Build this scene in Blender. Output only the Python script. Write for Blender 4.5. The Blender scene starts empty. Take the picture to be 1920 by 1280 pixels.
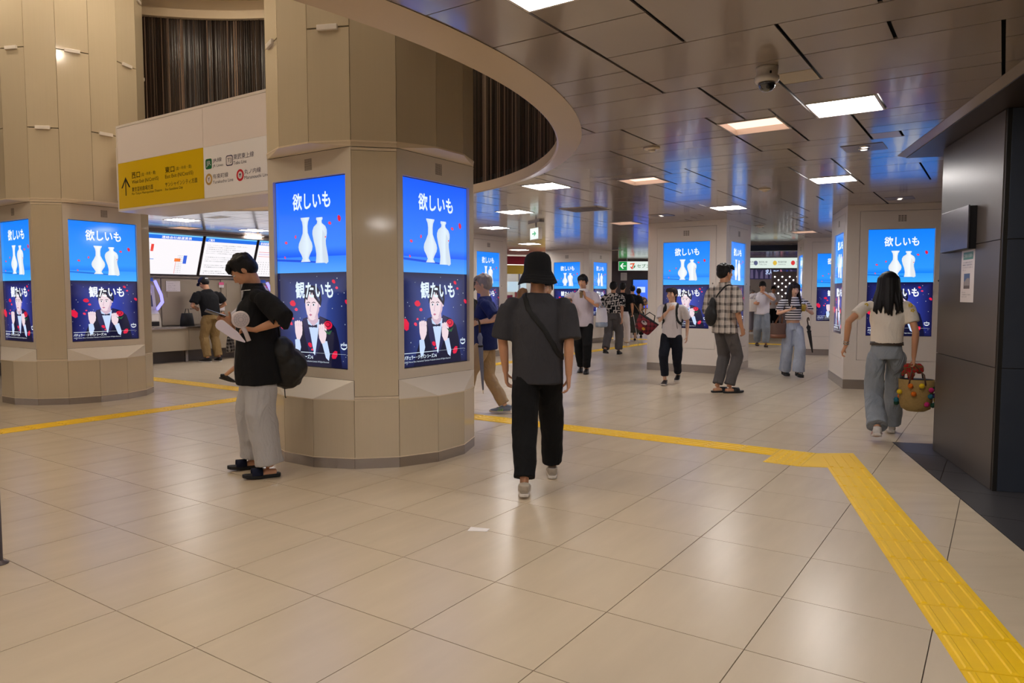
import bpy, bmesh, math, random
from mathutils import Vector, Matrix, Quaternion
R = random.Random(7)
C = bpy.context.scene.collection
scene = bpy.context.scene
PI = math.pi
rad = math.radians
# ---------------------------------------------------------------- camera, world, exposure
HC = 1.395
cam_d = bpy.data.cameras.new('camera'); cam = bpy.data.objects.new('camera', cam_d); C.objects.link(cam)
cam.location = (0, 0, HC); cam.rotation_euler = (PI/2 - math.atan(87/1358.), 0, 0)
cam_d.sensor_width = 36; cam_d.lens = 1358/1920*36; cam_d.clip_start = .05; cam_d.clip_end = 200
scene.camera = cam
scene.view_settings.view_transform = 'Standard'; scene.view_settings.look = 'None'
scene.view_settings.exposure = 0.0; scene.view_settings.gamma = 1; scene.view_settings.use_curve_mapping = False
w = bpy.data.worlds.new('world'); scene.world = w; w.use_nodes = True
w.node_tree.nodes['Background'].inputs[0].default_value = (1, .90, .82, 1)
w.node_tree.nodes['Background'].inputs[1].default_value = .75
LAMP_WHITE, LAMP_WARM, SPOT = 40.0, 1.8, 660.0
SCREEN = 1.05
CEIL = 2.715

# ---------------------------------------------------------------- helpers
def lin(c):
    c = c/255.
    return c/12.92 if c <= .04045 else ((c+.055)/1.055)**2.4
def rgb(r, g, b): return (lin(r), lin(g), lin(b), 1)
MATS = {}
def mat(name, col, rough=.5, metal=0, spec=.5, bump=0, bscale=40, var=0, vscale=3, coat=0, stretch=None, emit=None, estr=0, vcol=False, objvar=0, trans=0, brushed=None):
    if name in MATS: return MATS[name]
    m = bpy.data.materials.new(name); m.use_nodes = True
    nt = m.node_tree; p = nt.nodes['Principled BSDF']
    p.inputs['Base Color'].default_value = col
    p.inputs['Roughness'].default_value = rough; p.inputs['Metallic'].default_value = metal
    p.inputs['Specular IOR Level'].default_value = spec
    if coat: p.inputs['Coat Weight'].default_value = coat; p.inputs['Coat Roughness'].default_value = .05
    if trans: p.inputs['Transmission Weight'].default_value = trans
    last = None
    tc = nt.nodes.new('ShaderNodeTexCoord')
    def vec(sc):
        mp = nt.nodes.new('ShaderNodeMapping'); nt.links.new(tc.outputs['Object'], mp.inputs[0])
        mp.inputs['Scale'].default_value = sc; return mp.outputs[0]
    if vcol:
        a = nt.nodes.new('ShaderNodeAttribute'); a.attribute_name = 'Col'; last = a.outputs['Color']
    def mixfac(fac, lo, hi):
        nonlocal last
        mr = nt.nodes.new('ShaderNodeMapRange'); nt.links.new(fac, mr.inputs[0])
        mr.inputs[3].default_value = lo; mr.inputs[4].default_value = hi
        hs = nt.nodes.new('ShaderNodeMix'); hs.data_type = 'RGBA'; hs.blend_type = 'MULTIPLY'; hs.inputs[0].default_value = 1
        if last is None: hs.inputs[6].default_value = col
        else: nt.links.new(last, hs.inputs[6])
        nt.links.new(mr.outputs[0], hs.inputs[7]); last = hs.outputs[2]
    if var:
        n = nt.nodes.new('ShaderNodeTexNoise'); nt.links.new(vec(stretch or (1, 1, 1)), n.inputs[0])
        n.inputs['Scale'].default_value = vscale; n.inputs['Detail'].default_value = 5
        mixfac(n.outputs[0], 1-var, 1+var)
    if objvar:
        oi = nt.nodes.new('ShaderNodeObjectInfo'); mixfac(oi.outputs['Random'], 1-objvar, 1+objvar)
    if last is not None: nt.links.new(last, p.inputs['Base Color'])
    if bump:
        n = nt.nodes.new('ShaderNodeTexNoise'); nt.links.new(vec(brushed or (1, 1, 1)), n.inputs[0]); n.inputs['Scale'].default_value = bscale
        n.inputs['Detail'].default_value = 4
        b = nt.nodes.new('ShaderNodeBump'); b.inputs['Strength'].default_value = bump; b.inputs['Distance'].default_value = .01
        nt.links.new(n.outputs[0], b.inputs['Height']); nt.links.new(b.outputs[0], p.inputs['Normal'])
    if emit is not None:
        p.inputs['Emission Color'].default_value = emit; p.inputs['Emission Strength'].default_value = estr
        if vcol and last is not None and emit == 'v': pass
    if vcol and estr:
        nt.links.new(a.outputs['Color'], p.inputs['Emission Color']); p.inputs['Emission Strength'].default_value = estr
        for l in list(p.inputs['Base Color'].links): nt.links.remove(l)
        p.inputs['Base Color'].default_value = (.01, .01, .012, 1)
    MATS[name] = m; return m

class MB:
    def __init__(s): s.v = []; s.f = []; s.c = []
    def add(s, vs, fs, col=None):
        o = len(s.v); s.v += [tuple(v) for v in vs]; s.f += [tuple(i+o for i in f) for f in fs]; s.c += [col]*len(fs)
    def box(s, a, b, col=None, xf=None):
        (x0, y0, z0), (x1, y1, z1) = a, b
        vs = [(x0,y0,z0),(x1,y0,z0),(x1,y1,z0),(x0,y1,z0),(x0,y0,z1),(x1,y0,z1),(x1,y1,z1),(x0,y1,z1)]
        if xf: vs = [xf(v) for v in vs]
        s.add(vs, [(0,3,2,1),(4,5,6,7),(0,1,5,4),(1,2,6,5),(2,3,7,6),(3,0,4,7)], col)
    def quad(s, p, col=None): s.add(p, [tuple(range(len(p)))], col)
    def prism(s, pts, z0, z1, col=None):   # pts ccw xy
        n = len(pts)
        vs = [(x, y, z0) for x, y in pts]+[(x, y, z1) for x, y in pts]
        s.add(vs, [tuple(range(n-1, -1, -1)), tuple(range(n, 2*n))]+[(i, (i+1) % n, n+(i+1) % n, n+i) for i in range(n)], col)
    def tube(s, rings, seg=12, cap=True, col=None, side=None):
        # rings: (pos, ra, rb) ; ra along side vector, rb along the other
        P = [Vector(r[0]) for r in rings]; sd = Vector(side or (1, 0, 0)); vs = []; n = len(P)
        for i, r in enumerate(rings):
            t = (P[min(i+1, n-1)]-P[max(i-1, 0)])
            if t.length < 1e-9: t = Vector((0, 0, 1))
            t.normalize()
            a = sd - t*sd.dot(t)
            if a.length < .05: a = Vector((0, 1, 0)) - t*t.y
            a.normalize(); b = t.cross(a)
            ra = r[1]; rb = r[2] if len(r) > 2 else r[1]
            for k in range(seg):
                an = 2*PI*k/seg; vs.append(P[i]+a*(ra*math.cos(an))+b*(rb*math.sin(an)))
        fs = [(i*seg+k, i*seg+(k+1) % seg, (i+1)*seg+(k+1) % seg, (i+1)*seg+k) for i in range(n-1) for k in range(seg)]
        if cap: fs += [tuple(range(seg-1, -1, -1)), tuple((n-1)*seg+k for k in range(seg))]
        s.add(vs, fs, col)
    def lathe(s, prof, center=(0, 0, 0), seg=24, col=None, axis='z'):
        cx, cy, cz = center; vs = []
        for r, z in prof:
            for k in range(seg):
                an = 2*PI*k/seg; vs.append((cx+r*math.cos(an), cy+r*math.sin(an), cz+z))
        n = len(prof)
        fs = [(i*seg+k, i*seg+(k+1) % seg, (i+1)*seg+(k+1) % seg, (i+1)*seg+k) for i in range(n-1) for k in range(seg)]
        fs += [tuple(range(seg-1, -1, -1)), tuple((n-1)*seg+k for k in range(seg))]
        s.add(vs, fs, col)
    def ell(s, c, r, rot=None, seg=14, rings=9, col=None):
        vs = []; c = Vector(c); r = (r, r, r) if isinstance(r, (int, float)) else r
        for i in range(1, rings):
            th = PI*i/rings
            for k in range(seg):
                ph = 2*PI*k/seg
                vs.append(Vector((r[0]*math.sin(th)*math.cos(ph), r[1]*math.sin(th)*math.sin(ph), r[2]*math.cos(th))))
        vs += [Vector((0, 0, r[2])), Vector((0, 0, -r[2]))]
        if rot is not None: vs = [rot @ v for v in vs]
        vs = [v+c for v in vs]; fs = []
        for i in range(rings-2):
            for k in range(seg): fs.append((i*seg+k, (i+1)*seg+k, (i+1)*seg+(k+1) % seg, i*seg+(k+1) % seg))
        t, b = (rings-1)*seg, (rings-1)*seg+1
        for k in range(seg):
            fs.append((t, k, (k+1) % seg)); fs.append((b, (rings-2)*seg+(k+1) % seg, (rings-2)*seg+k))
        s.add(vs, fs, col)
    def mesh(s, name, smooth=False):
        me = bpy.data.meshes.new(name); me.from_pydata(s.v, [], s.f)
        if any(c is not None for c in s.c):
            at = me.color_attributes.new('Col', 'FLOAT_COLOR', 'CORNER'); buf = []
            for c, f in zip(s.c, s.f):
                if c is None: c = (1, 1, 1, 1)
                if isinstance(c[0], (tuple, list)):
                    for cc in c: buf += cc
                else: buf += list(c)*len(f)
            at.data.foreach_set('color', buf)
        if smooth: me.polygons.foreach_set('use_smooth', [True]*len(me.polygons))
        me.update(); return me
    def build(s, name, m, parent=None, smooth=False, kind=None, label=None, loc=None, rotz=None):
        me = s.mesh(name, smooth); me.materials.append(m)
        o = bpy.data.objects.new(name, me); C.objects.link(o)
        if parent: o.parent = parent
        if kind: o['kind'] = kind
        if label: o['label'] = label
        if loc: o.location = loc
        if rotz is not None: o.rotation_euler = (0, 0, rotz)
        return o
def tag(o, label, cat, group=None, kind=None):
    o['label'] = label; o['category'] = cat
    if group: o['group'] = group
    if kind: o['kind'] = kind
    return o
def thing(name, label, cat, loc=(0, 0, 0), rotz=0, group=None):
    o = bpy.data.objects.new(name, None); C.objects.link(o); o.location = loc; o.rotation_euler = (0, 0, rotz)
    o.empty_display_size = .1
    return tag(o, label, cat, group)
def kids(o): return KIDS.get(o.name, [])
def copy_tree(o, parent=None):
    c = o.copy(); C.objects.link(c); c.parent = parent
    for ch in list(o.children): copy_tree(ch, c)
    return c
def bevel(o, wd=.004, seg=2):
    b = o.modifiers.new('bevel', 'BEVEL'); b.width = wd; b.segments = seg; b.limit_method = 'ANGLE'; return o

E1 = (.5606, .8281); E2 = (-.8281, .5606); AG = math.atan2(E1[1], E1[0])
def G(a, b, z=0): return (a*E1[0]+b*E2[0], a*E1[1]+b*E2[1], z)
def toG(x, y): return (x*E1[0]+y*E1[1], x*E2[0]+y*E2[1])
CT, ST = math.cos(math.atan(87/1358.)), math.sin(math.atan(87/1358.))
def depth(x, y, z=0): return y*CT-(z-HC)*ST
def inview(x, y, z, m=80):
    F = depth(x, y, z)
    if F < .3: return False
    U = y*ST+(z-HC)*CT
    return -m < 960+1358*x/F < 1920+m and -m < 640-1358*U/F < 1280+m
def clip(poly, n, d):      # keep the side where p.n >= d
    out = []
    for i in range(len(poly)):
        p, q = poly[i], poly[(i+1) % len(poly)]
        a = p[0]*n[0]+p[1]*n[1]-d; b = q[0]*n[0]+q[1]*n[1]-d
        if a >= 0: out.append(p)
        if (a >= 0) != (b >= 0):
            t = a/(a-b); out.append((p[0]+(q[0]-p[0])*t, p[1]+(q[1]-p[1])*t))
    return out
def area(p): return abs(sum(p[i][0]*p[(i+1) % len(p)][1]-p[(i+1) % len(p)][0]*p[i][1] for i in range(len(p))))/2
# text -> flat polygons
TXT = {}
def text2d(s, bold=0.0):
    k = (s, bold)
    if k in TXT: return TXT[k]
    cu = bpy.data.curves.new('t', 'FONT'); cu.body = s; cu.size = 1; cu.resolution_u = 2; cu.offset = bold; cu.fill_mode = 'FRONT'
    ob = bpy.data.objects.new('t', cu)
    me = bpy.data.meshes.new_from_object(ob)
    vs = [(v.co.x, v.co.y) for v in me.vertices]; fs = [tuple(p.vertices) for p in me.polygons]
    if not vs: vs, fs = [(0, 0), (1, 0), (1, 1), (0, 1)], [(0, 1, 2, 3)]
    x0 = min(v[0] for v in vs); x1 = max(v[0] for v in vs); y0 = min(v[1] for v in vs); y1 = max(v[1] for v in vs)
    vs = [((x-x0)/(x1-x0), (y-y0)/(y1-y0)) for x, y in vs]
    bpy.data.objects.remove(ob); bpy.data.curves.remove(cu); bpy.data.meshes.remove(me)
    TXT[k] = (vs, fs, (x1-x0)/(y1-y0)); return TXT[k]
def text(mb, s, x0, y0, x1, y1, P, col, bold=0.0):
    # fits the text in the rectangle; P(a, z) -> world
    vs, fs, _ = text2d(s, 0.0); h = (y1-y0)*bold
    for dx, dy in (((0, 0),) if not bold else ((-1, -.6), (1, .6), (-1, .6), (1, -.6), (0, 0), (0, 1), (0, -1))):
        mb.add([P(x0+(x1-x0)*u+dx*h, y0+(y1-y0)*v+dy*h) for u, v in vs], fs, col)

# ---------------------------------------------------------------- materials
M_TILE = mat('floor_tile_stone', rgb(204, 187, 162), .27, spec=.6, var=.13, vscale=2.2, stretch=(.5, 3.2, 1), objvar=.02)
M_GROUT = mat('grout', rgb(84, 74, 66), .8)
M_DTILE = mat('dark_tile_stone', rgb(62, 60, 62), .38, spec=.5, var=.12, vscale=6)
M_YEL = mat('tactile_yellow', rgb(250, 202, 8), .38, spec=.5, var=.06, vscale=5)
M_CEIL = mat('ceiling_panel_metal', rgb(156, 142, 131), .16, spec=.65, objvar=.05, coat=.2)
M_BEIGE = mat('ceiling_panel_beige', rgb(188, 172, 140), .3, spec=.6)
M_DARKGAP = mat('ceiling_gap', rgb(22, 20, 20), .8)
M_LAMPW = mat('lamp_white', (0, 0, 0, 1), .5, emit=(1, .945, .915, 1), estr=LAMP_WHITE)
M_LAMPO = mat('lamp_warm', (0, 0, 0, 1), .5, emit=(1, .64, .48, 1), estr=LAMP_WARM)
M_SPOT = mat('spot_emitter', (0, 0, 0, 1), .5, emit=(1, .86, .67, 1), estr=SPOT)
M_RIM = mat('lamp_rim', rgb(215, 205, 195), .35, metal=.2)
M_WHITE = mat('white_paint', rgb(238, 228, 219), .34, spec=.5, var=.015, vscale=1.5)
M_CREAM = mat('cream_paint', rgb(232, 214, 188), .3, spec=.5)
M_GLASSP = mat('backpainted_glass', rgb(209, 193, 166), .09, spec=.7, var=.03, vscale=60, stretch=(1, 1, .02), objvar=.03)
M_HOUS = mat('housing_metal', rgb(222, 209, 192), .3, spec=.5)
M_STEEL = mat('brushed_steel', rgb(176, 169, 167), .24, metal=.9, bump=.05, bscale=60, brushed=(1, 1, .05))
M_SEAM = mat('seam_dark', rgb(60, 50, 44), .7)
M_BLACK = mat('black_plastic', rgb(12, 12, 14), .3)
M_SCREEN = mat('screen', rgb(0, 0, 0), .08, spec=.5, vcol=True, estr=SCREEN)
M_VENT = mat('vent_dark', rgb(110, 98, 84), .6)
M_PRINT = mat('printed_sheet', rgb(255, 255, 255), .35, vcol=True)
M_SIGN = mat('sign_face', rgb(255, 255, 255), .3, vcol=True)
M_LITSIGN = mat('lit_sign', rgb(255, 255, 255), .3, vcol=True, estr=.95)
M_DWALL = mat('dark_wall_panel', rgb(78, 70, 65), .34, spec=.45, var=.12, vscale=2.5, objvar=.04, bump=.05, bscale=120)
M_DWALL2 = mat('dark_panel_blue_reflection', rgb(66, 72, 84), .3, spec=.5, var=.15, vscale=5, bump=.06, bscale=150)  # blue-grey reflection on the pillar's second face, painted into the colour
M_TWALL = mat('ticket_wall', rgb(158, 144, 126), .38, spec=.5, var=.03)
M_ROD = mat('slat_metal', rgb(70, 54, 44), .35, metal=.0, spec=.12, vcol=True)
M_VOIDW = mat('void_wall', rgb(46, 33, 27), .25, spec=.4)
M_VCEIL = mat('void_ceiling', rgb(236, 220, 186), .5)
M_LED = mat('led_violet', (0, 0, 0, 1), .5, emit=(.22, .2, 1, 1), estr=2.5)
M_LED2 = mat('led_purple', (0, 0, 0, 1), .5, emit=(.28, .03, 1, 1), estr=4)
M_GLASS = mat('clear_glass', rgb(225, 232, 232), .03, trans=1)
# ---------------------------------------------------------------- floor
TP = .602; T1, T2 = 1.606, .195
floor = MB(); floor.box((-26, -12, -.12), (26, 44, -.008))
floor = floor.build('floor', M_GROUT, kind='structure')
DD = (-.2695, -.9630); DN = (.9630, -.2695)             # dark wall direction and its normal (to the right)
dk = (3.62, 6.83); dk_d = dk[0]*DN[0]+dk[1]*DN[1]
dk_f = dk[0]*DD[0]+dk[1]*DD[1]
tmesh = MB(); g = .0021
tmesh.v = [(g, g, 0), (TP-g, g, 0), (TP-g, TP-g, 0), (g, TP-g, 0), (g, g, -.008), (TP-g, g, -.008), (TP-g, TP-g, -.008), (g, TP-g, -.008)]
tmesh.f = [(0, 1, 2, 3), (0, 4, 5, 1), (1, 5, 6, 2), (2, 6, 7, 3), (3, 7, 4, 0)]; tmesh.c = [None]*5
tile_me = tmesh.mesh('floor_tile'); tile_me.materials.append(M_TILE)
cells = []
for i in range(-24, 62):
    for j in range(-34, 36):
        a, b = T1+i*TP, T2+j*TP
        cx, cy, _ = G(a+TP/2, b+TP/2)
        if not (-25 < cx < 25 and -9 < cy < 40): continue
        gg = g
        poly = [G(a+gg, b+gg)[:2], G(a+TP-gg, b+gg)[:2], G(a+TP-gg, b+TP-gg)[:2], G(a+gg, b+TP-gg)[:2]]
        ds = [p[0]*DN[0]+p[1]*DN[1]-dk_d for p in poly]; fs_ = [p[0]*DD[0]+p[1]*DD[1]-dk_f for p in poly]
        full = max(ds) <= 0 or max(fs_) <= 0
        cells.append((depth(cx, cy), inview(cx, cy, 0), full, a, b, poly))
cells.sort(key=lambda c: (not c[1], c[0]))
rest = MB(); nt_ = 0
def flat_prism(mb, poly, z0, z1):
    if area(poly) < 1e-4: return
    mb.prism(poly, z0, z1)
for k, (F, vis, full, a, b, poly) in enumerate(cells):
    if full:
        if vis and nt_ < 285:
            o = bpy.data.objects.new('floor_tile', tile_me); C.objects.link(o); o.parent = floor
            o.location = G(a, b, 0); o.rotation_euler = (0, 0, AG); nt_ += 1
        else: flat_prism(rest, poly, -.008, 0)
    else:
        pl = clip(poly, (-DN[0], -DN[1]), -dk_d)          # left of the dark edge
        p2 = clip(clip(poly, DN, dk_d), (-DD[0], -DD[1]), -dk_f)   # beyond the far edge
        for q in (pl, p2):
            if len(q) > 2:
                if vis and F < 9 and nt_ < 299 and area(q) > .02:
                    m_ = MB(); m_.prism(q, -.008, 0); m_.build('floor_tile', M_TILE, floor); nt_ += 1
                else: flat_prism(rest, q, -.008, 0)
rest.build('floor_tile', M_TILE, floor, kind='stuff')
# dark paving beside the dark pillar
dcell = 0
for i in range(-24, 30):
    for j in range(-34, 20):
        a, b = T1+.2+i*TP, T2+.15+j*TP; gg = .003
        poly = [G(a+gg, b+gg)[:2], G(a+TP-gg, b+gg)[:2], G(a+TP-gg, b+TP-gg)[:2], G(a+gg, b+TP-gg)[:2]]
        poly = clip(clip(poly, DN, dk_d+.006), DD, dk_f+.006)
        if len(poly) < 3 or area(poly) < .004: continue
        cx = sum(p[0] for p in poly)/len(poly); cy = sum(p[1] for p in poly)/len(poly)
        if cx > 9 or cy < -8: continue
        m_ = MB(); m_.prism(poly, -.008, 0.0)
        if inview(cx, cy, 0, 200) and dcell < 60: m_.build('dark_floor_tile', M_DTILE, floor); dcell += 1
        else:
            if 'drest' not in globals(): drest = MB()
            drest.prism(poly, -.008, 0.0)
if 'drest' in globals(): drest.build('dark_floor_tile', M_DTILE, floor, kind='stuff')

# ---------------------------------------------------------------- yellow tactile paving
def block(name, O, U, V, L, W, dots, parent):
    # O corner, U along, V across
    mb = MB(); g = .0025
    def P(v): return (O[0]+U[0]*v[0]+V[0]*v[1], O[1]+U[1]*v[0]+V[1]*v[1], v[2])
    mb.box((g, g, .0002), (L-g, W-g, .003), xf=P)
    if dots:
        n = 5
        for i in range(n):
            for j in range(n):
                x, y = (i+.5)*L/n, (j+.5)*W/n
                vs = [P((x+r*math.cos(k*PI/4), y+r*math.sin(k*PI/4), z)) for r, z in ((.012, .003), (.007, .008)) for k in range(8)]
                mb.add(vs, [(k, (k+1) % 8, 8+(k+1) % 8, 8+k) for k in range(8)]+[tuple(range(8, 16))])
    else:
        for j in range(4):
            y = (j+.5)*W/4
            vs = [P(v) for v in ((.012, y-.014, .003), (L-.012, y-.014, .003), (L-.012, y+.014, .003), (.012, y+.014, .003), (.02, y-.008, .008), (L-.02, y-.008, .008), (L-.02, y+.008, .008), (.02, y+.008, .008))]
            mb.add(vs, [(4, 5, 6, 7), (0, 1, 5, 4), (1, 2, 6, 5), (2, 3, 7, 6), (3, 0, 4, 7)])
    return mb
def strip(label, O, U, V, n, L=.3, W=.3, dots=False, lim=99):
    t = thing('tactile_paving', label, 'tactile paving', (0, 0, 0), 0, 'yellow tactile paving lines')
    st = MB()
    for k in range(n):
        o = (O[0]+U[0]*L*k, O[1]+U[1]*L*k)
        b = block('b', o, U, V, L, W, dots(k) if callable(dots) else dots, t)
        if k < lim: b.build('tactile_block', M_YEL, t)
        else: st.add(b.v, b.f)
    if st.v: st.build('tactile_block', M_YEL, t, kind='stuff')
    return t
# right strip, parallel to the dark pillar: left edge (2.575,5.79)->(1.635,2.53), right edge (3.02,6.34)->(2.015,2.77)
Rs = (3.02, 6.34); rn = (-DN[0], -DN[1])
strip('yellow ribbed tactile path running toward the viewer beside the dark pillar', (Rs[0]+DD[0]*.65, Rs[1]+DD[1]*.65), DD, rn, 26)
g0 = G(6.44, 1.62)
strip('yellow ribbed tactile path crossing the hall behind the man in the bucket hat', g0[:2], E2, E1, 40, lim=24)
cb = thing('tactile_paving', 'yellow dotted tactile warning blocks at the bend of the path', 'tactile paving', (0, 0, 0), 0, 'yellow tactile paving lines')
for (a, b) in ((6.14, 1.32), (6.44, 1.32)):
    block('b', G(a, b)[:2], E1, E2, .3, .3, True, cb).build('tactile_block', M_YEL, cb)
def RS(s, t): return (Rs[0]+DD[0]*s+rn[0]*t, Rs[1]+DD[1]*s+rn[1]*t)
pc_ = [RS(.647, .002), RS(.02, .002), G(6.735, 1.318)[:2], G(6.145, 1.318)[:2], RS(.647, .298)]
a2_ = sum(pc_[i][0]*pc_[(i+1) % 5][1]-pc_[(i+1) % 5][0]*pc_[i][1] for i in range(5))
cbm = MB(); cbm.prism(pc_ if a2_ > 0 else pc_[::-1], .0002, .003)
for j in range(4):
    t_ = (j+.5)*.075
    q_ = [RS(s, t) for s, t in ((.63, t_-.012), (.63, t_+.012), (.10+.55*t_, t_+.012), (.10+.55*t_, t_-.012))]
    a3_ = sum(q_[i][0]*q_[(i+1) % 4][1]-q_[(i+1) % 4][0]*q_[i][1] for i in range(4))
    cbm.prism(q_ if a3_ > 0 else q_[::-1], .003, .0075)
cbm.build('tactile_block', M_YEL, cb)
strip('yellow ribbed tactile path in front of the left column leading back to the far hall', G(1.6, 8.30)[:2], E1, E2, 80, lim=16)
strip('thin yellow tactile path in the distance by the green sign', G(21.0, 4.5)[:2], E2, E1, 24, lim=0)

# ---------------------------------------------------------------- ceiling
VC = (-4.2, 6.45); VR = 4.76
ceil = MB(); N = 96
ring = [(VC[0]+4.70*math.cos(2*PI*k/N), VC[1]+4.70*math.sin(2*PI*k/N)) for k in range(N)]
# slab with a round hole: polar fan out to a big square
outer = []
for k in range(N):
    an = 2*PI*k/N; c_, s_ = math.cos(an), math.sin(an)
    tx = (27-VC[0])/c_ if c_ > 0 else (-27-VC[0])/c_ if c_ < 0 else 1e9
    ty = (44-VC[1])/s_ if s_ > 0 else (-12-VC[1])/s_ if s_ < 0 else 1e9
    tt = min(tx, ty); outer.append((VC[0]+c_*tt, VC[1]+s_*tt))
zc = CEIL+.055
ceil.v = [(x, y, zc) for x, y in ring]+[(x, y, zc) for x, y in outer]+[(x, y, zc+.1) for x, y in ring]+[(x, y, zc+.1) for x, y in outer]
ceil.f = [(k, (k+1) % N, N+(k+1) % N, N+k) for k in range(N)]+[(2*N+k, 3*N+k, 3*N+(k+1) % N, 2*N+(k+1) % N) for k in range(N)]+[(k, 2*N+k, 2*N+(k+1) % N, (k+1) % N) for k in range(N)]
ceil.c = [None]*len(ceil.f)
ceil = ceil.build('ceiling', M_DARKGAP, kind='structure')
LAMPS = [(5.60, .963, 'w'), (5.84, 1.66, 'o'), (9.01, 1.67, 'w'), (11.02, 3.52, 'w'), (7.62, 4.68, 'w'), (7.90, 3.52, 'o'), (9.67, 6.5, 'w'),
         (12.30, 5.84, 'o'), (11.70, 8.31, 'w'), (15.85, 10.15, 'w'), (17.80, 11.9, 'w'), (2.69, 1.635, 'w'), (16.1, 3.4, 'o'), (10.1, 8.4, 'o'),
         (13.2, 1.2, 'w'), (14.8, 4.6, 'w'), (18.6, 6.6, 'w'), (21.0, 8.5, 'w'), (17.6, 1.6, 'w'), (20.2, 3.2, 'w'),
         (25.5, 10.0, 'w'), (21.2, 12.0, 'w'), (9.4, 12.6, 'w'), (10.3, 14.0, 'w'), (8.3, 13.3, 'o'), (12.2, 12.0, 'w'), (7.4, 12.0, 'w'),
         (2.2, -.6, 'w'), (-1.2, -1.6, 'w'), (-.9, 3.6, 'w'), (-2.3, 6.2, 'w'), (-3.0, 1.4, 'w'), (-3.4, -2.6, 'w'), (-4.0, 4.6, 'w'), (-1.6, 9.6, 'w'), (-4, 8, 'w')]
CJ = .2303
def snap(v): return .046+CJ*round((v-.046)/CJ)
LR = []
for (a, b, k) in LAMPS:
    b0 = snap(b-CJ); LR.append((a-.235, a+.235, b0, b0+2*CJ, k))
rows = [2.44, 2.687, 2.924, 3.232, 3.728, 3.998, 4.283, 4.571, 4.815, 5.05, 5.365, 5.835, 6.09, 6.39]
cr = random.Random(11)
r0 = rows[0]; low = []
while r0 > -11: r0 -= cr.choice([.25, .31, .5, .27, .4]); low.append(r0)
rows = low[::-1]+rows
while rows[-1] < 34: rows.append(rows[-1]+cr.choice([.24, .29, .5, .27, .31, .47, .25]))
panels = []; joints = {}; openc = {}; CE = []
for ra, rb in zip(rows, rows[1:]):
    b = .046+CJ*(-52); cur = {}; cellsn = {}
    while b < 17:
        opts = [L_*CJ for L_ in ((2, 3, 4, 5, 6) if rb-ra > .28 else (1, 2, 3, 4, 5, 6))]
        hit = [L_ for L_ in opts if 0 < joints.get(round((b+L_)/CJ), 0) < 4]
        L = cr.choice(hit) if hit and cr.random() < .7 else CJ*cr.choice([2, 3, 4, 4, 5, 6]) if rb-ra > .28 else CJ*cr.choice([1, 2, 3, 4, 5, 5])
        beige = (L < CJ*1.5) and cr.random() < .55
        kk = (round(b/CJ), round((b+L)/CJ)); oc = openc.pop(kk, None)
        if oc is not None and not beige and not oc[2] and rb-oc[0] < 1.05 and cr.random() < .62: cellsn[kk] = [oc[0], rb, False, oc[3]]; oc[3][1] = rb
        else:
            rec = [ra, rb, b, b+L, beige]; CE.append(rec); cellsn[kk] = [ra, rb, beige, rec]
        b += L; kj = round(b/CJ); cur[kj] = joints.get(kj, 0)+1
    joints = cur; openc = cellsn
for (ra, rb, b, bb, beige) in CE:
    rects = [(ra, rb, b, bb)]
    for (la, lb, lc, ld, k) in LR:
        nxt = []
        for (x0, x1, y0, y1) in rects:
            if x1 <= la+.001 or x0 >= lb-.001 or y1 <= lc+.001 or y0 >= ld-.001: nxt.append((x0, x1, y0, y1)); continue
            if y0 < lc: nxt.append((x0, x1, y0, lc))
            if y1 > ld: nxt.append((x0, x1, ld, y1))
            yy0, yy1 = max(y0, lc), min(y1, ld)
            if x0 < la: nxt.append((x0, la, yy0, yy1))
            if x1 > lb: nxt.append((lb, x1, yy0, yy1))
        rects = nxt
    for r_ in rects:
        if r_[1]-r_[0] > .02 and r_[3]-r_[2] > .02: panels.append((r_, beige))
items = []
for (x0, x1, y0, y1), beige in panels:
    ga, gb = .0045, .0095
    poly = [G(x0+ga, y0+gb)[:2], G(x1-ga, y0+gb)[:2], G(x1-ga, y1-gb)[:2], G(x0+ga, y1-gb)[:2]]
    cx = sum(p[0] for p in poly)/4; cy = sum(p[1] for p in poly)/4
    if not (-26 < cx < 26 and -11 < cy < 42): continue
    d = math.hypot(cx-VC[0], cy-VC[1])
    if min(math.hypot(p[0]-VC[0], p[1]-VC[1]) for p in poly) < 4.72:
        n = ((cx-VC[0])/d, (cy-VC[1])/d)
        if d < 3.6: continue
        poly = clip(poly, n, VC[0]*n[0]+VC[1]*n[1]+4.69)
        if len(poly) < 3 or area(poly) < .002: continue
    items.append((depth(cx, cy, CEIL), inview(cx, cy, CEIL, 60), poly, beige, area(poly)))
items.sort(key=lambda t: (not t[1], t[0]-t[4]))
crest = MB(); brest = MB(); nc = 0
for F, vis, poly, beige, ar in items:
    mm = M_BEIGE if beige else M_CEIL
    if vis and nc < 299:
        m_ = MB(); dz = cr.uniform(-.0006, .0006); m_.prism(poly, CEIL+dz, CEIL+.01)
        m_.build('ceiling_panel', mm, ceil); nc += 1
    else: (brest if beige else crest).prism(poly, CEIL, CEIL+.01)
crest.build('ceiling_panel', M_CEIL, ceil, kind='stuff')
if brest.v: brest.build('beige_ceiling_panel', M_BEIGE, ceil, kind='stuff')

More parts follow.
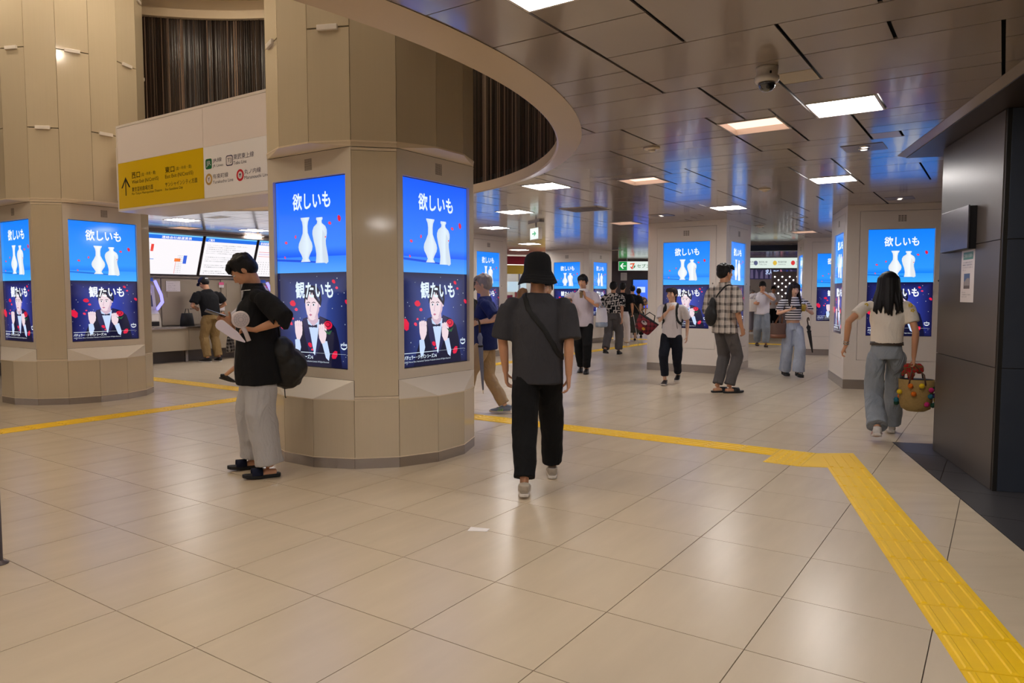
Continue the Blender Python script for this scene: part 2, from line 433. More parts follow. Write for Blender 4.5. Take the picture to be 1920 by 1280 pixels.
# recessed square ceiling lamps
far_n = {(16.1, 3.4): 'thin far ceiling light just left of the pillar behind the woman in cream', (10.1, 8.4): 'warm square ceiling light behind the upper right edge of the large round pillar',
         (9.4, 12.6): 'white ceiling light of the ticket hall right above the phone man', (10.3, 14.0): 'white ceiling light of the ticket hall closest to the lit boards', (8.3, 13.3): 'warm ceiling light of the ticket hall above the fare map board', (7.4, 12.0): 'white ceiling light of the ticket hall beside the left round pillar'}
names = {0: 'white square ceiling light above the dark pillar, nearer of the pair', 1: 'warm recessed square ceiling light beside the bright one near the camera dome',
         2: 'white square ceiling light straight beyond the bright one by the dark pillar', 3: 'white square ceiling light in front of the pillar behind the plaid shirt man',
         4: 'white square ceiling light just beyond the curved opening', 5: 'warm recessed square ceiling light right of the curved opening',
         6: 'white square ceiling light beyond the opening, above the old man', 7: 'warm small square ceiling light above the green sign', 8: 'white square ceiling light left of the hanging exit sign',
         9: 'white square ceiling light above the bucket hat', 10: 'farthest white square ceiling light above the red shop fascia', 11: 'white square ceiling light cut by the top of the picture'}
for i, (x0, x1, y0, y1, k) in enumerate(LR):
    c_ = G((x0+x1)/2, (y0+y1)/2, CEIL)
    t = thing('ceiling_lamp', names.get(i) or far_n.get(LAMPS[i][:2], 'square light panel set in the ceiling, hidden far off or outside the picture'), 'ceiling light', c_, AG, 'square ceiling lights')
    hx, hy = (x1-x0)/2-.004, (y1-y0)/2-.004
    fr = MB(); w_ = .014
    for (a0, b0, a1, b1) in ((-hx, -hy, hx, -hy+w_), (-hx, hy-w_, hx, hy), (-hx, -hy+w_, -hx+w_, hy-w_), (hx-w_, -hy+w_, hx, hy-w_)):
        fr.box((a0, b0, -.006), (a1, b1, .045 if k == 'o' else .012))
    fr.build('frame', M_RIM, t)
    df = MB(); z_ = .04 if k == 'o' else .002
    df.box((-hx+w_, -hy+w_, z_), (hx-w_, hy-w_, z_+.006)); df.build('diffuser', M_LAMPO if k == 'o' else M_LAMPW, t)
# curved trim of the round opening
tr = MB(); NN = 192
prof = [(4.79, CEIL-.004), (4.76, CEIL-.012), (4.60, CEIL-.055), (4.585, CEIL-.045), (4.60, CEIL+.06), (4.72, CEIL+.06)]
for k in range(NN):
    for r, z in prof: tr.v.append((VC[0]+r*math.cos(2*PI*k/NN), VC[1]+r*math.sin(2*PI*k/NN), z))
L_ = len(prof)
tr.f = [(k*L_+i, k*L_+(i+1) % L_, ((k+1) % NN)*L_+(i+1) % L_, ((k+1) % NN)*L_+i) for k in range(NN) for i in range(L_)]; tr.c = [None]*len(tr.f)
tr.build('trim_1', mat('rim_paint', rgb(205, 184, 160), .3, spec=.5), kind='structure')
# void wall with vertical slats, upper trim and upper ceiling
vw = MB(); ZT = 5.5
for k in range(NN):
    an = 2*PI*k/NN
    for r, z in ((4.70, CEIL+.05), (4.70, ZT), (4.9, ZT), (4.9, CEIL+.05)): vw.v.append((VC[0]+r*math.cos(an), VC[1]+r*math.sin(an), z))
vw.f = [(k*4+i, ((k+1) % NN)*4+i, ((k+1) % NN)*4+(i+1) % 4, k*4+(i+1) % 4) for k in range(NN) for i in range(4)]; vw.c = [None]*len(vw.f)
vw = vw.build('wall_upper', M_VOIDW, kind='structure')
sl = MB(); sr = random.Random(3); NS = 900
for k in range(NS):
    an = 2*PI*(k+sr.uniform(-.3, .3))/NS; wd = sr.uniform(.003, .012); r = 4.70-sr.uniform(.004, .03)
    c_, s_ = math.cos(an), math.sin(an); v = sr.choice([.25, .4, .6, .9, 1.3, 2.2]) if sr.random() < .8 else 5
    col = (.055*v, .037*v, .027*v, 1)
    def P(u, d, z): return (VC[0]+(r+d)*c_-u*s_, VC[1]+(r+d)*s_+u*c_, z)
    vs = [P(-wd, .006, CEIL+.06), P(0, 0, CEIL+.06), P(wd, .006, CEIL+.06), P(-wd, .006, ZT), P(0, 0, ZT), P(wd, .006, ZT)]
    sl.add(vs, [(0, 1, 4, 3), (1, 2, 5, 4)], col)
sl.build('slat', M_ROD, vw, kind='stuff')
ut = MB(); prof = [(4.9, ZT), (4.62, ZT), (4.62, ZT+.12), (4.9, ZT+.12)]
for k in range(NN):
    for r, z in prof: ut.v.append((VC[0]+r*math.cos(2*PI*k/NN), VC[1]+r*math.sin(2*PI*k/NN), z))
ut.f = [(k*4+i, k*4+(i+1) % 4, ((k+1) % NN)*4+(i+1) % 4, ((k+1) % NN)*4+i) for k in range(NN) for i in range(4)]; ut.c = [None]*len(ut.f)
ut.build('trim_2', M_CREAM, kind='structure')
uc = MB(); uc.lathe([(4.95, .0), (4.95, .1)], (VC[0], VC[1], ZT+.35), 96)
uc.build('ceiling_upper', M_VCEIL, kind='structure')
uw = MB()
for k in range(NN):
    an = 2*PI*k/NN
    for r, z in ((4.85, ZT+.1), (4.85, ZT+.37)): uw.v.append((VC[0]+r*math.cos(an), VC[1]+r*math.sin(an), z))
uw.f = [(k*2, ((k+1) % NN)*2, ((k+1) % NN)*2+1, k*2+1) for k in range(NN)]; uw.c = [None]*len(uw.f)
uw.build('wall_cove', M_CREAM, kind='structure')
for i in range(14):
    an = 2*PI*i/14+.15; rr = 3.3 if i % 2 else 2.3
    x, y = VC[0]+rr*math.cos(an), VC[1]+rr*math.sin(an)
    t = thing('downlight', 'small warm round downlight in the high ceiling of the round opening', 'downlight', (x, y, ZT+.345), 0, 'downlights in the high round ceiling')
    m_ = MB(); m_.lathe([(.075, -.012), (.085, 0)], (0, 0, 0), 16); m_.build('rim', M_RIM, t)
    m_ = MB(); m_.lathe([(.05, -.016), (.05, -.0125)], (0, 0, 0), 16); m_.build('bulb', M_SPOT, t)
# ---------------------------------------------------------------- dark soffit and right pillar
so = MB()
K0 = (3.66, 6.98); 
def S(s, t, o=K0): return (o[0]+DD[0]*s+DN[0]*t, o[1]+DD[1]*s+DN[1]*t)
so.prism([S(.02, .075), S(15, .075), S(15, 6), S(.02, 6)][::-1], CEIL-.03, CEIL-.001)
so.build('ceiling_soffit', mat('soffit_dark', rgb(52, 44, 38), .4, var=.1), kind='structure')
se = MB()
for (a0, a1, t0, t1, z0) in ((0, 15, 0, .10, CEIL-.014),):
    p = [S(a0, t0), S(a1, t0), S(a1, t1), S(a0, t1)]
    se.add([(p[0][0], p[0][1], CEIL-.002), (p[1][0], p[1][1], CEIL-.002), (p[2][0], p[2][1], CEIL-.03), (p[3][0], p[3][1], CEIL-.03),
            (p[3][0], p[3][1], CEIL), (p[2][0], p[2][1], CEIL)], [(0, 1, 2, 3), (3, 2, 5, 4)])
se.build('trim_3', mat('soffit_edge', rgb(150, 138, 128), .2, spec=.7), kind='structure')
PC = (3.42, 5.09)       # near corner of the dark pillar
rz = math.atan2(.963, .2695)
pil = thing('pillar', 'dark grey stone-clad pillar at the right with a poster and a flat speaker', 'pillar', (PC[0], PC[1], 0), rz)
core = MB(); core.box((.012, -2.98, 0), (1.438, -.012, CEIL-.031)); core.build('core', M_SEAM, pil)   # local x = along the hall face, y<0 = to the right
zs = [0, .88, 1.785, CEIL-.032]
for z0, z1 in zip(zs, zs[1:]):
    m_ = MB(); m_.box((.03, -.012, z0+.003), (1.45, 0, z1-.003)); m_.build('panel', M_DWALL, pil)
    m_ = MB(); m_.box((0, -2.97, z0+.003), (.012, -.035, z1-.003)); m_.build('panel', M_DWALL2, pil)
    m_ = MB(); m_.box((1.438, -2.97, z0+.003), (1.45, -.013, z1-.003)); m_.build('panel', M_DWALL, pil)
m_ = MB(); m_.box((0.004, -.034, 0), (.029, -.006, CEIL-.031)); m_.build('corner_strip', mat('corner_metal', rgb(70, 68, 64), .3, metal=.6), pil)
def onpil(s, z, d): # s along the face from near corner, d outwards
    return (PC[0]+.2695*s-.963*d, PC[1]+.963*s+.2695*d, z)
sp = thing('wall_speaker', 'flat brushed-metal box speaker mounted high on the dark pillar', 'speaker', onpil(.85, 1.92, 0), rz)
m_ = MB(); m_.box((-.33, .0005, -.17), (.34, .055, .16)); bevel(m_.build('case', M_BLACK, sp), .003)
m_ = MB(); m_.box((-.345, .055, -.165), (.345, .066, .165)); bevel(m_.build('front_plate', mat('speaker_plate', rgb(96, 92, 100), .25, metal=.7), sp), .002)
po = thing('poster', 'tall narrow white notice with green header and building photo on the dark pillar', 'poster', onpil(.69, 1.56, 0), rz)
m_ = MB()
def PP(a, z, d=.0015): return (-a, d, z)       # a to the viewer's right (viewer faces -y local)
m_.box((-.155, .0003, -.222), (.155, .0012, .218), rgb(222, 212, 208))
def pr(a0, z0, a1, z1, c, d=.0016): m_.quad([PP(a0, z0, d), PP(a1, z0, d), PP(a1, z1, d), PP(a0, z1, d)], c)
pr(-.11, .115, .12, .175, rgb(70, 135, 112))
text(m_, 'ご利用のお客様へ', -.10, .13, .11, .16, lambda a, z: PP(a, z, .002), rgb(225, 235, 225))
for i, (a1, z) in enumerate(((.115, .093), (.12, .073), (.12, .053), (-.04, .033))): 
    text(m_, ['このたび構内の工事に伴い', '通路の一部が変更と', 'なりますのでご注意くだ', 'さい'][i], -.12, z-.006, a1, z+.006, lambda a, z: PP(a, z, .002), rgb(110, 104, 110))
pr(-.08, -.115, .06, .005, rgb(70, 96, 140)); pr(-.08, -.115, .06, -.06, rgb(96, 84, 80), .002); 
m_.quad([PP(-.07, -.09, .0024), PP(.055, -.09, .0024), PP(.055, -.035, .0024), (PP(-.0, -.03, .0024)), PP(-.07, -.06, .0024)], rgb(150, 140, 138))
for i, (a1, z) in enumerate(((-.03, -.145), (.09, -.162), (.0, -.179))): text(m_, ['お問い合わせ', '工事期間中はご迷惑を', 'おかけします'][i], -.12, z-.005, a1, z+.005, lambda a, z: PP(a, z, .002), rgb(120, 112, 116))
m_.build('sheet', M_PRINT, po)
# ---------------------------------------------------------------- advertising screen picture (flat, lit)
SW, SH = .87, 1.548
def arcpoly(cx, cy, rx, ry, a0=0, a1=360, n=20, rot=0):
    out = []
    for i in range(n+(0 if a1-a0 >= 360 else 1)):
        t = rad(a0+(a1-a0)*i/n); x, y = rx*math.cos(t), ry*math.sin(t); r = rad(rot)
        out.append((cx+x*math.cos(r)-y*math.sin(r), cy+x*math.sin(r)+y*math.cos(r)))
    return out
def ad_mesh(name, blue1, blue2, navy1, navy2, white):
    mb = MB()
    def P(u, v, l): return ((u-.5)*SW, -.0004*l, (1-v)*SH)       # u right, v down 0..1, layers towards the viewer (-y)
    def poly(pts, col, l): mb.quad([P(u, v, l) for u, v in pts], col)
    def grad(u0, v0, u1, v1, ct, cb, l): mb.add([P(u0, v1, l), P(u1, v1, l), P(u1, v0, l), P(u0, v0, l)], [(0, 1, 2, 3)], [cb, cb, ct, ct])
    def el(cx, cy, rx, ry, col, l, **k): poly([(x, y) for x, y in arcpoly(cx, cy, rx, ry*.562, **k)], col, l)
    mid = tuple((a+b)/2 for a, b in zip(blue1, blue2))
    grad(0, 0, 1, .36, blue1, mid, 0); grad(0, .36, 1, .41, mid, blue1, 0); grad(0, .41, 1, .495, tuple(x*1.02 for x in mid), blue2, 0)
    # dark half: radial glow
    gx, gy = .55, .72; ring = [(0, .495), (.5, .495), (1, .495), (1, .75), (1, 1), (.5, 1), (0, 1), (0, .75)]
    ctr = P(gx, gy, 0); mbv = [ctr]; half = [P(gx+(u-gx)*.55, gy+(v-gy)*.6, 0) for u, v in ring]; out = [P(u, v, 0) for u, v in ring]
    glow = tuple(x*1.0 for x in navy2); m2 = tuple((a+b*1.4)/2.4 for a, b in zip(navy2, navy1))
    for i in range(8):
        j = (i+1) % 8
        mb.add([ctr, half[j], half[i]], [(0, 1, 2)], [glow, m2, m2])
        mb.add([half[i], half[j], out[j], out[i]], [(0, 1, 2, 3)], [m2, m2, navy1, navy1])
    W = white
    TP_ = lambda l: (lambda a, z: ((a-.5)*SW, -.0004*l, z*SH))
    text(mb, '欲しいも', .25, 1-.157, .77, 1-.07, TP_(3), W, .03)
    text(mb, '観たいも', .27, 1-.632, .79, 1-.545, TP_(6), W, .03)
    # table shadow
    poly([(0, .417), (.32, .425), (.66, .44), (.60, .445), (.3, .437), (0, .428)], tuple(x*.75 for x in blue1), 1)
    # vases
    sh = tuple(x*.82 for x in W)
    def vase(cx, v0, v1, prof, l):
        L = [(cx-w_, v0+(v1-v0)*t) for t, w_ in prof]; Rr = [(cx+w_, v0+(v1-v0)*t) for t, w_ in prof]
        for i in range(len(prof)-1):
            mb.add([P(*L[i], l), P(*L[i+1], l), P(cx+prof[i+1][1]*.3, L[i+1][1], l), P(cx+prof[i][1]*.3, L[i][1], l)], [(0, 1, 2, 3)], [sh, sh, W, W])
            mb.add([P(cx+prof[i][1]*.3, L[i][1], l), P(cx+prof[i+1][1]*.3, L[i+1][1], l), P(*Rr[i+1], l), P(*Rr[i], l)], [(0, 1, 2, 3)], [W, W, sh, sh])
    vase(.62, .205, .445, [(0, .042), (.04, .045), (.08, .03), (.13, .034), (.2, .08), (.28, .098), (.36, .10), (.5, .085), (.65, .062), (.8, .05), (.9, .052), (1, .06)], 2)
    poly([(.66, .27), (.70, .30), (.705, .35), (.73, .41), (.735, .44), (.71, .45), (.68, .445), (.66, .40), (.65, .33)], sh, 2.5)
    vase(.42, .20, .437, [(0, .062), (.03, .06), (.1, .042), (.2, .034), (.35, .036), (.48, .065), (.58, .092), (.66, .10), (.74, .092), (.84, .06), (.92, .042), (.96, .055), (1, .068)], 3)
    red = rgb(222, 28, 66); pink = rgb(240, 60, 96); dred = rgb(150, 14, 44)
    def petal(u, v, r, rot, c=red, l=4):
        poly([(x, y) for x, y in [(u+(dx*math.cos(rot)-dy*math.sin(rot))*r, v+(dx*math.sin(rot)+dy*math.cos(rot))*r*.562) for dx, dy in ((-1, 0), (-.5, -.6), (.3, -.75), (1, -.2), (.9, .3), (.2, .6), (-.6, .5))]], c, l)
    for u, v, r, ro in ((.76, .24, .028, .3), (.885, .218, .04, 1.3), (.70, .31, .012, 0), (.28, .30, .022, 1.8), (.14, .33, .026, .2), (.12, .41, .018, 1.1),
                        (.80, .545, .032, .5), (.84, .578, .024, .1), (.22, .662, .055, .2), (.27, .695, .03, .1), (.045, .77, .085, 1.0), (.19, .772, .03, .5), (.22, .745, .02, 0), (.97, .652, .036, .8), (.46, .885, .04, .6), (.49, .91, .02, 0), (.80, .93, .06, 2.4)):
        petal(u, v, r*.8, ro, red if r > .03 else pink)
    sr_ = random.Random(5)
    for _ in range(34):
        u, v, r = sr_.uniform(.02, .98), sr_.uniform(.51, .99), sr_.uniform(.003, .007); el(u, v, r, r, tuple(x*.5 for x in W), .8, n=6)
    # figure
    skin = rgb(236, 214, 222); sk2 = rgb(206, 178, 196); suit = rgb(16, 16, 46); suit2 = rgb(34, 34, 78); shirt = rgb(196, 216, 250); hair = rgb(22, 22, 48); hair2 = rgb(70, 80, 120)
    poly([(.16, 1), (.20, .93), (.27, .84), (.30, .775), (.42, .735), (.50, .76), (.62, .73), (.74, .75), (.82, .79), (.86, .86), (.90, 1)], suit, 1)
    poly([(.41, .745), (.60, .745), (.585, .79), (.56, .86), (.53, .935), (.52, .94), (.49, .88), (.455, .80)], shirt, 1.6)
    poly([(.36, .745), (.42, .735), (.47, .83), (.52, .95), (.46, .95), (.39, .84)], suit2, 2); poly([(.60, .725), (.67, .745), (.64, .84), (.54, .95), (.535, .93), (.58, .83)], suit2, 2)
    poly([(.43, .70), (.57, .69), (.585, .755), (.51, .785), (.435, .75)], sk2, 2.2)
    poly([(.40, .63), (.41, .60), (.50, .585), (.59, .60), (.605, .65), (.595, .70), (.56, .735), (.51, .752), (.465, .748), (.425, .72), (.405, .68)], skin, 2.6)
    poly([(.56, .735), (.595, .70), (.605, .65), (.58, .66), (.565, .70), (.53, .74)], sk2, 2.8)
    el(.605, .665, .018, .028, skin, 2.5)
    poly([(.39, .66), (.388, .615), (.40, .585), (.43, .57), (.50, .563), (.57, .57), (.62, .60), (.635, .64), (.62, .675), (.60, .665), (.57, .65), (.53, .63), (.50, .60), (.48, .625), (.455, .61), (.43, .645), (.41, .635), (.40, .66)], hair, 3)
    poly([(.53, .585), (.58, .60), (.61, .64), (.60, .65), (.56, .625)], hair2, 3.2)
    for ex in (.445, .52):
        poly([(ex-.025, .657), (ex, .651), (ex+.028, .655), (ex+.026, .6585), (ex, .655), (ex-.024, .660)], hair, 3.2)
        el(ex+.002, .668, .017, .011, white, 3.2, n=10); el(ex, .668, .009, .011, hair, 3.5, n=8)
    poly([(.478, .67), (.486, .67), (.474, .70), (.49, .703), (.47, .705), (.462, .70)], sk2, 3.2)
    poly([(.452, .722), (.475, .716), (.50, .722), (.476, .729)], rgb(190, 110, 140), 3.3)
    poly([(.435, .79), (.435, .772), (.50, .782), (.565, .772), (.565, .79), (.50, .788)], rgb(26, 28, 60), 3); el(.50, .784, .012, .013, suit2, 3.4, n=8)
    # cuffs and fists
    poly([(.245, .86), (.31, .85), (.33, .90), (.30, .945), (.27, .95), (.25, .92)], shirt, 3); poly([(.62, .86), (.70, .86), (.735, .93), (.72, .965), (.68, .95)], shirt, 3)
    for (cx, cy, m) in ((.30, .80, 1), (.64, .815, -1)):
        poly([(cx-.055*m, cy-.02), (cx-.04*m, cy-.042), (cx+.03*m, cy-.035), (cx+.055*m, cy-.01), (cx+.05*m, cy+.03), (cx+.015*m, cy+.06), (cx-.03*m, cy+.055), (cx-.05*m, cy+.02)], skin, 3.5)
        for k in range(4): el(cx+(-.042+.027*k)*m, cy-.036+.004*abs(k-1.5), .015, .024, skin, 4, n=10); el(cx+(-.028+.027*k)*m, cy-.024, .003, .022, sk2, 4.3, n=6)
        el(cx+.042*m, cy+.004, .014, .034, skin, 4.5, n=10)
    # rose
    el(.715, .775, .058, .04, red, 4); el(.715, .772, .04, .027, dred, 4.3); el(.712, .771, .026, .016, red, 4.6); poly([(.66, .80), (.72, .812), (.77, .80), (.74, .825), (.70, .822)], rgb(40, 90, 60), 3.8)
    # progress line, title, legal line, logo with smile
    poly([(.03, .9245), (.52, .9245), (.52, .9275), (.03, .9275)], W, 5); poly([(.52, .9253), (.95, .9253), (.95, .9267), (.52, .9267)], tuple(x*.6 for x in W), 5); el(.515, .926, .01, .01, W, 5.2, n=10)
    text(mb, 'バチェラー・ジャパン シーズン6', .03, 1-.961, .50, 1-.938, TP_(5), W, .02)
    text(mb, '©2025 Warner Bros. International Television Production Limited. All Rights Reserved', .03, 1-.980, .72, 1-.968, TP_(5), tuple(x*.75 for x in W))
    text(mb, 'prime', .885, 1-.886, .965, 1-.867, TP_(5), W, .03)
    o_ = arcpoly(.925, .884, .04, .018, 15, 165, 10); i_ = arcpoly(.925, .882, .04, .012, 15, 165, 10)[::-1]
    for k in range(10): poly([o_[k], o_[k+1], i_[9-k], i_[10-k]], W, 5)
    poly([(.958, .884), (.968, .883), (.964, .892)], W, 5)
    me = mb.mesh(name); me.materials.append(M_SCREEN); return me
AD_NEAR = ad_mesh('display', rgb(18, 92, 255), rgb(70, 160, 255), rgb(22, 24, 60), rgb(60, 84, 170), rgb(225, 240, 255))
AD_FAR = ad_mesh('display', rgb(18, 128, 250), rgb(60, 172, 255), rgb(18, 16, 54), rgb(56, 74, 190), rgb(245, 250, 255))
def place_display(me, parent, origin, ang):
    # ang = outward normal direction; display's local -y looks outward
    o = bpy.data.objects.new('display', me); C.objects.link(o); o.parent = parent
    o.location = origin; o.rotation_euler = (0, 0, ang+PI/2); return o
# ---------------------------------------------------------------- the two big round pillars
RC = .91; DA = PI/8
def pv(k, r=RC): return (r*math.cos(k*DA), r*math.sin(k*DA))     # 16 vertices
SZ0 = .800
def round_pillar(label, loc, parity, ad):
    t = thing('pillar', label, 'pillar', loc)
    top = 5.84
    core = MB(); core.prism([pv(k, RC-.035) for k in range(16)], .02, .556); core.prism([pv(k, .70) for k in range(16)], .556, 2.59); core.prism([pv(k, RC-.035) for k in range(16)], 2.59, top); core.build('core', M_SEAM, t)
    gp = .0035
    def facet(k, z0, z1, d, name, m, gap=gp, r=RC, lab=None):
        a, b = Vector(pv(k, r)), Vector(pv(k+1, r)); u = (b-a).normalized(); a2 = a+u*gap; b2 = b-u*gap; n = Vector((u.y, -u.x))
        m_ = MB(); q = [a2, b2, b2-n*d, a2-n*d]
        m_.prism([(p.x, p.y) for p in q][::-1] if False else [(q[0].x, q[0].y), (q[1].x, q[1].y), (q[2].x, q[2].y), (q[3].x, q[3].y)], z0, z1)
        o = m_.build(name, m, t); return o
    for k in range(16):
        facet(k, 0, .082, .03, 'skirting_panel', M_STEEL, .001, RC+.002)
        facet(k, .088, .552, .03, 'lower_glass_panel', M_GLASSP, .0022)
        z = 2.60; joint = 3.47 if (k % 2 == parity) else 4.44; first = True
        while z < top:
            z1 = min(joint if first else z+1.94, top)
            facet(k, z+(.0 if first else .006), z1-.006 if z1 < top else z1, .03, 'upper_glass_panel', M_GLASSP, .0025)
            if z1 < top:
                a, b = Vector(pv(k)), Vector(pv(k+1)); u = (b-a).normalized(); n = Vector((u.y, -u.x)); c_ = (a+b)/2
                m_ = MB(); m_.box((-.085, -.006, z1-.022), (.085, .022, z1+.02), xf=lambda v: (c_.x+u.x*v[0]+n.x*v[1], c_.y+u.y*v[0]+n.y*v[1], v[2]))
                bevel(m_.build('joint_clip', M_WHITE, t), .003)
            z = z1; first = False
    m_ = MB()
    for z in (.086, .556): m_.prism([pv(k, RC+.003) for k in range(16)], z-.0035, z+.0035)
    m_.build('cream_band', M_CREAM, t)
    # four screen housings, each a flat chord over three facets, and four plain facets
    # vertex order: the plain facet spans vertex 12->13 (and every 4), screens 13->16
    for q in range(4):
        kp = 12+4*q
        facet(kp, .585, 2.525, .03, 'middle_glass_panel', M_GLASSP, .004)
        a, b = Vector(pv(kp)), Vector(pv(kp+1)); u = (b-a).normalized(); n = Vector((u.y, -u.x))
        m_ = MB(); fx = lambda v: (a.x+u.x*v[0]+n.x*v[1], a.y+u.y*v[0]+n.y*v[1], v[2]); L = (b-a).length
        m_.box((.002, -.02, .562), (L-.002, .001, .582), xf=fx); m_.box((.002, -.02, 2.528), (L-.002, .001, 2.549), xf=fx); m_.box((.0, -.02, 2.556), (L, .001, 2.590), xf=fx)
        for s in (.1, L-.1):
            m_.box((s-.006, 0, .568), (s+.006, .004, .576), xf=fx); m_.box((s-.006, 0, 2.536), (s+.006, .004, 2.544), xf=fx)
        m_.build('edge_rail', M_CREAM, t)
        k0 = kp+1
        a, b = Vector(pv(k0)), Vector(pv(k0+3)); u = (b-a).normalized(); n = Vector((u.y, -u.x)); L = (b-a).length; mid = (a+b)/2
        fx = lambda v, a=a, u=u, n=n: (a.x+u.x*v[0]+n.x*v[1], a.y+u.y*v[0]+n.y*v[1], v[2])
        z0, z1 = .714, 2.552; s0, s1 = L/2-SW/2-.004, L/2+SW/2+.004; y0, y1 = SZ0-.006, SZ0+SH+.006
        m_ = MB()
        m_.box((.002, -.06, z0), (s0, 0, z1), xf=fx); m_.box((s1, -.06, z0), (L-.002, 0, z1), xf=fx)
        m_.box((s0, -.06, z0), (s1, 0, y0), xf=fx); m_.box((s0, -.06, y1), (s1, 0, z1), xf=fx)
        # sloping foot of the housing down to the three lower facets
        A, B = (a.x, a.y, z0-.002), (b.x, b.y, z0-.002)
        V = [(*pv(k0+i, RC), .560) for i in range(4)]
        hs = m_.build('screen_housing', M_HOUS, t)
        m2 = MB(); m2.add([A, B]+V, [(0, 2, 3), (0, 3, 4, 1), (1, 4, 5), (2, 5, 4, 3)]); m2.build('sloping_ledge', mat('ledge_white', rgb(236, 226, 212), .3), t)
        m2 = MB(); m2.box((s0, -.045, y0), (s1, -.030, y1), xf=fx); m2.build('bezel', M_BLACK, t)
        # vent
        m2 = MB(); vx = L/2-.03
        for i in range(4):
            for j in range(9): m2.box((vx+i*.022, -.001, 2.415+j*.0105), (vx+i*.022+.018, .0012, 2.415+j*.0105+.006), xf=fx)
        m2.build('vent', M_VENT, t)
        place_display(ad, t, (mid.x-n.x*.028, mid.y-n.y*.028, SZ0), math.atan2(n.y, n.x))
        # top cove: chord up to the polygon
        m2 = MB(); A, B = (a.x, a.y, 2.556), (b.x, b.y, 2.556); V = [(*pv(k0+i, RC+.004), 2.592) for i in range(4)]
        m2.add([A, B]+V, [(0, 1, 4, 3), (0, 3, 2), (1, 5, 4), (2, 3, 4, 5)]); m2.build('cove', M_CREAM, t)
    m_ = MB(); m_.prism([pv(k, RC+.006) for k in range(16)], 2.590, 2.603); m_.build('cream_band', M_CREAM, t)
    return t
round_pillar('large round pillar clad in cream glass panels with two lit screens, behind the phone man', (-1.26, 6.65, 0), 1, AD_NEAR)
round_pillar('round cream glass pillar with lit screens at the left edge of the hall', (-6.0, 10.02, 0), 0, AD_FAR)
# ---------------------------------------------------------------- square white pillars
def square_pillar(label, loc, rz, hs=.73, ad=AD_FAR):
    t = thing('pillar', label, 'pillar', loc, rz, 'square white pillars with screens')
    m_ = MB(); m_.box((-hs+.05, -hs+.05, 0), (hs-.05, hs-.05, CEIL-.001)); m_.build('core', M_SEAM, t)
    m_ = MB(); 
    for (x0, y0, x1, y1) in ((-hs, -hs, hs, -hs+.04), (-hs, hs-.04, hs, hs), (-hs, -hs+.04, -hs+.04, hs-.04), (hs-.04, -hs+.04, hs, hs-.04)):
        m_.box((x0, y0, 0), (x1, y1, .14))
    m_.build('skirting', M_STEEL, t)
    for q in range(4):
        an = q*PI/2; c_, s_ = math.cos(an), math.sin(an)
        fx = lambda v, c_=c_, s_=s_: (v[0]*c_+(hs+v[1])*s_, v[0]*s_-(hs+v[1])*c_, v[2])    # face looks to -y rotated
        z1 = CEIL-.001; w0, w1 = -.555, .555; p0, p1 = .43, 2.62; g = .005
        s0, s1 = -SW/2-.003, SW/2+.003; y0, y1 = SZ0-.005, SZ0+SH+.005
        m_ = MB()
        m_.box((-hs, -.05, .14), (w0, -.002, z1), xf=fx); m_.box((w1, -.05, .14), (hs, -.002, z1), xf=fx)
        m_.box((w0, -.05, .14), (w1, -.002, p0), xf=fx); m_.box((w0, -.05, p1), (w1, -.002, z1), xf=fx)
        m_.build('cladding', M_WHITE, t)
        m_ = MB()
        m_.box((w0+g, -.05, p0+g), (s0, 0, p1-g), xf=fx); m_.box((s1, -.05, p0+g), (w1-g, 0, p1-g), xf=fx)
        m_.box((s0, -.05, p0+g), (s1, 0, y0), xf=fx); m_.box((s0, -.05, y1), (s1, 0, p1-g), xf=fx)
        m_.build('access_panel', M_WHITE, t)
        m_ = MB(); m_.box((s0, -.045, y0), (s1, -.03, y1), xf=fx); m_.build('bezel', M_BLACK, t)
        m_ = MB()
        for i in range(3):
            for j in range(6): m_.box((-.05+i*.038, -.001, 2.46+j*.016), (-.05+i*.038+.03, .0015, 2.46+j*.016+.009), xf=fx)
        m_.build('vent', M_VENT, t)
        m_ = MB(); m_.add([fx((.50+.014*math.cos(k*PI/4), .002, 1.60+.014*math.sin(k*PI/4))) for k in range(8)], [tuple(range(8))]); m_.build('lock', M_STEEL, t)
        place_display(ad, t, fx((0, -.025, SZ0)), an-PI/2)
    return t
RB = math.atan2(-.2695, .963)
cB = (4.94+.73*.963+.73*.2695, 10.76-.73*.2695+.73*.963)
square_pillar('square white pillar with a lit screen behind the woman with the pompom basket', (*cB, 0), RB)
cA = G(12.62+.73, 4.03+.73)
square_pillar('square white pillar with lit screens behind the plaid shirt man', (cA[0], cA[1], 0), AG)
cC = (6.78+.73*.963+.73*.2695, 16.9-.73*.2695+.73*.963)
square_pillar('square white pillar behind and right of the striped top woman', (*cC, 0), RB)
cD = G(13.12, 9.51+.73)
square_pillar('square white pillar between the large round pillar and the red shop fascia', (cD[0], cD[1], 0), AG)
cE = G(18.46+.73, 9.84+.73)
square_pillar('square white pillar right of the bucket hat, behind the man with a drink', (cE[0], cE[1], 0), AG)
# ---------------------------------------------------------------- long hanging direction sign between the round pillars
bs = thing('direction_sign', 'long white box sign with yellow exit panel between the two round pillars', 'sign', (-4.99, 9.13, 0), math.atan2(-.5606, .8281))
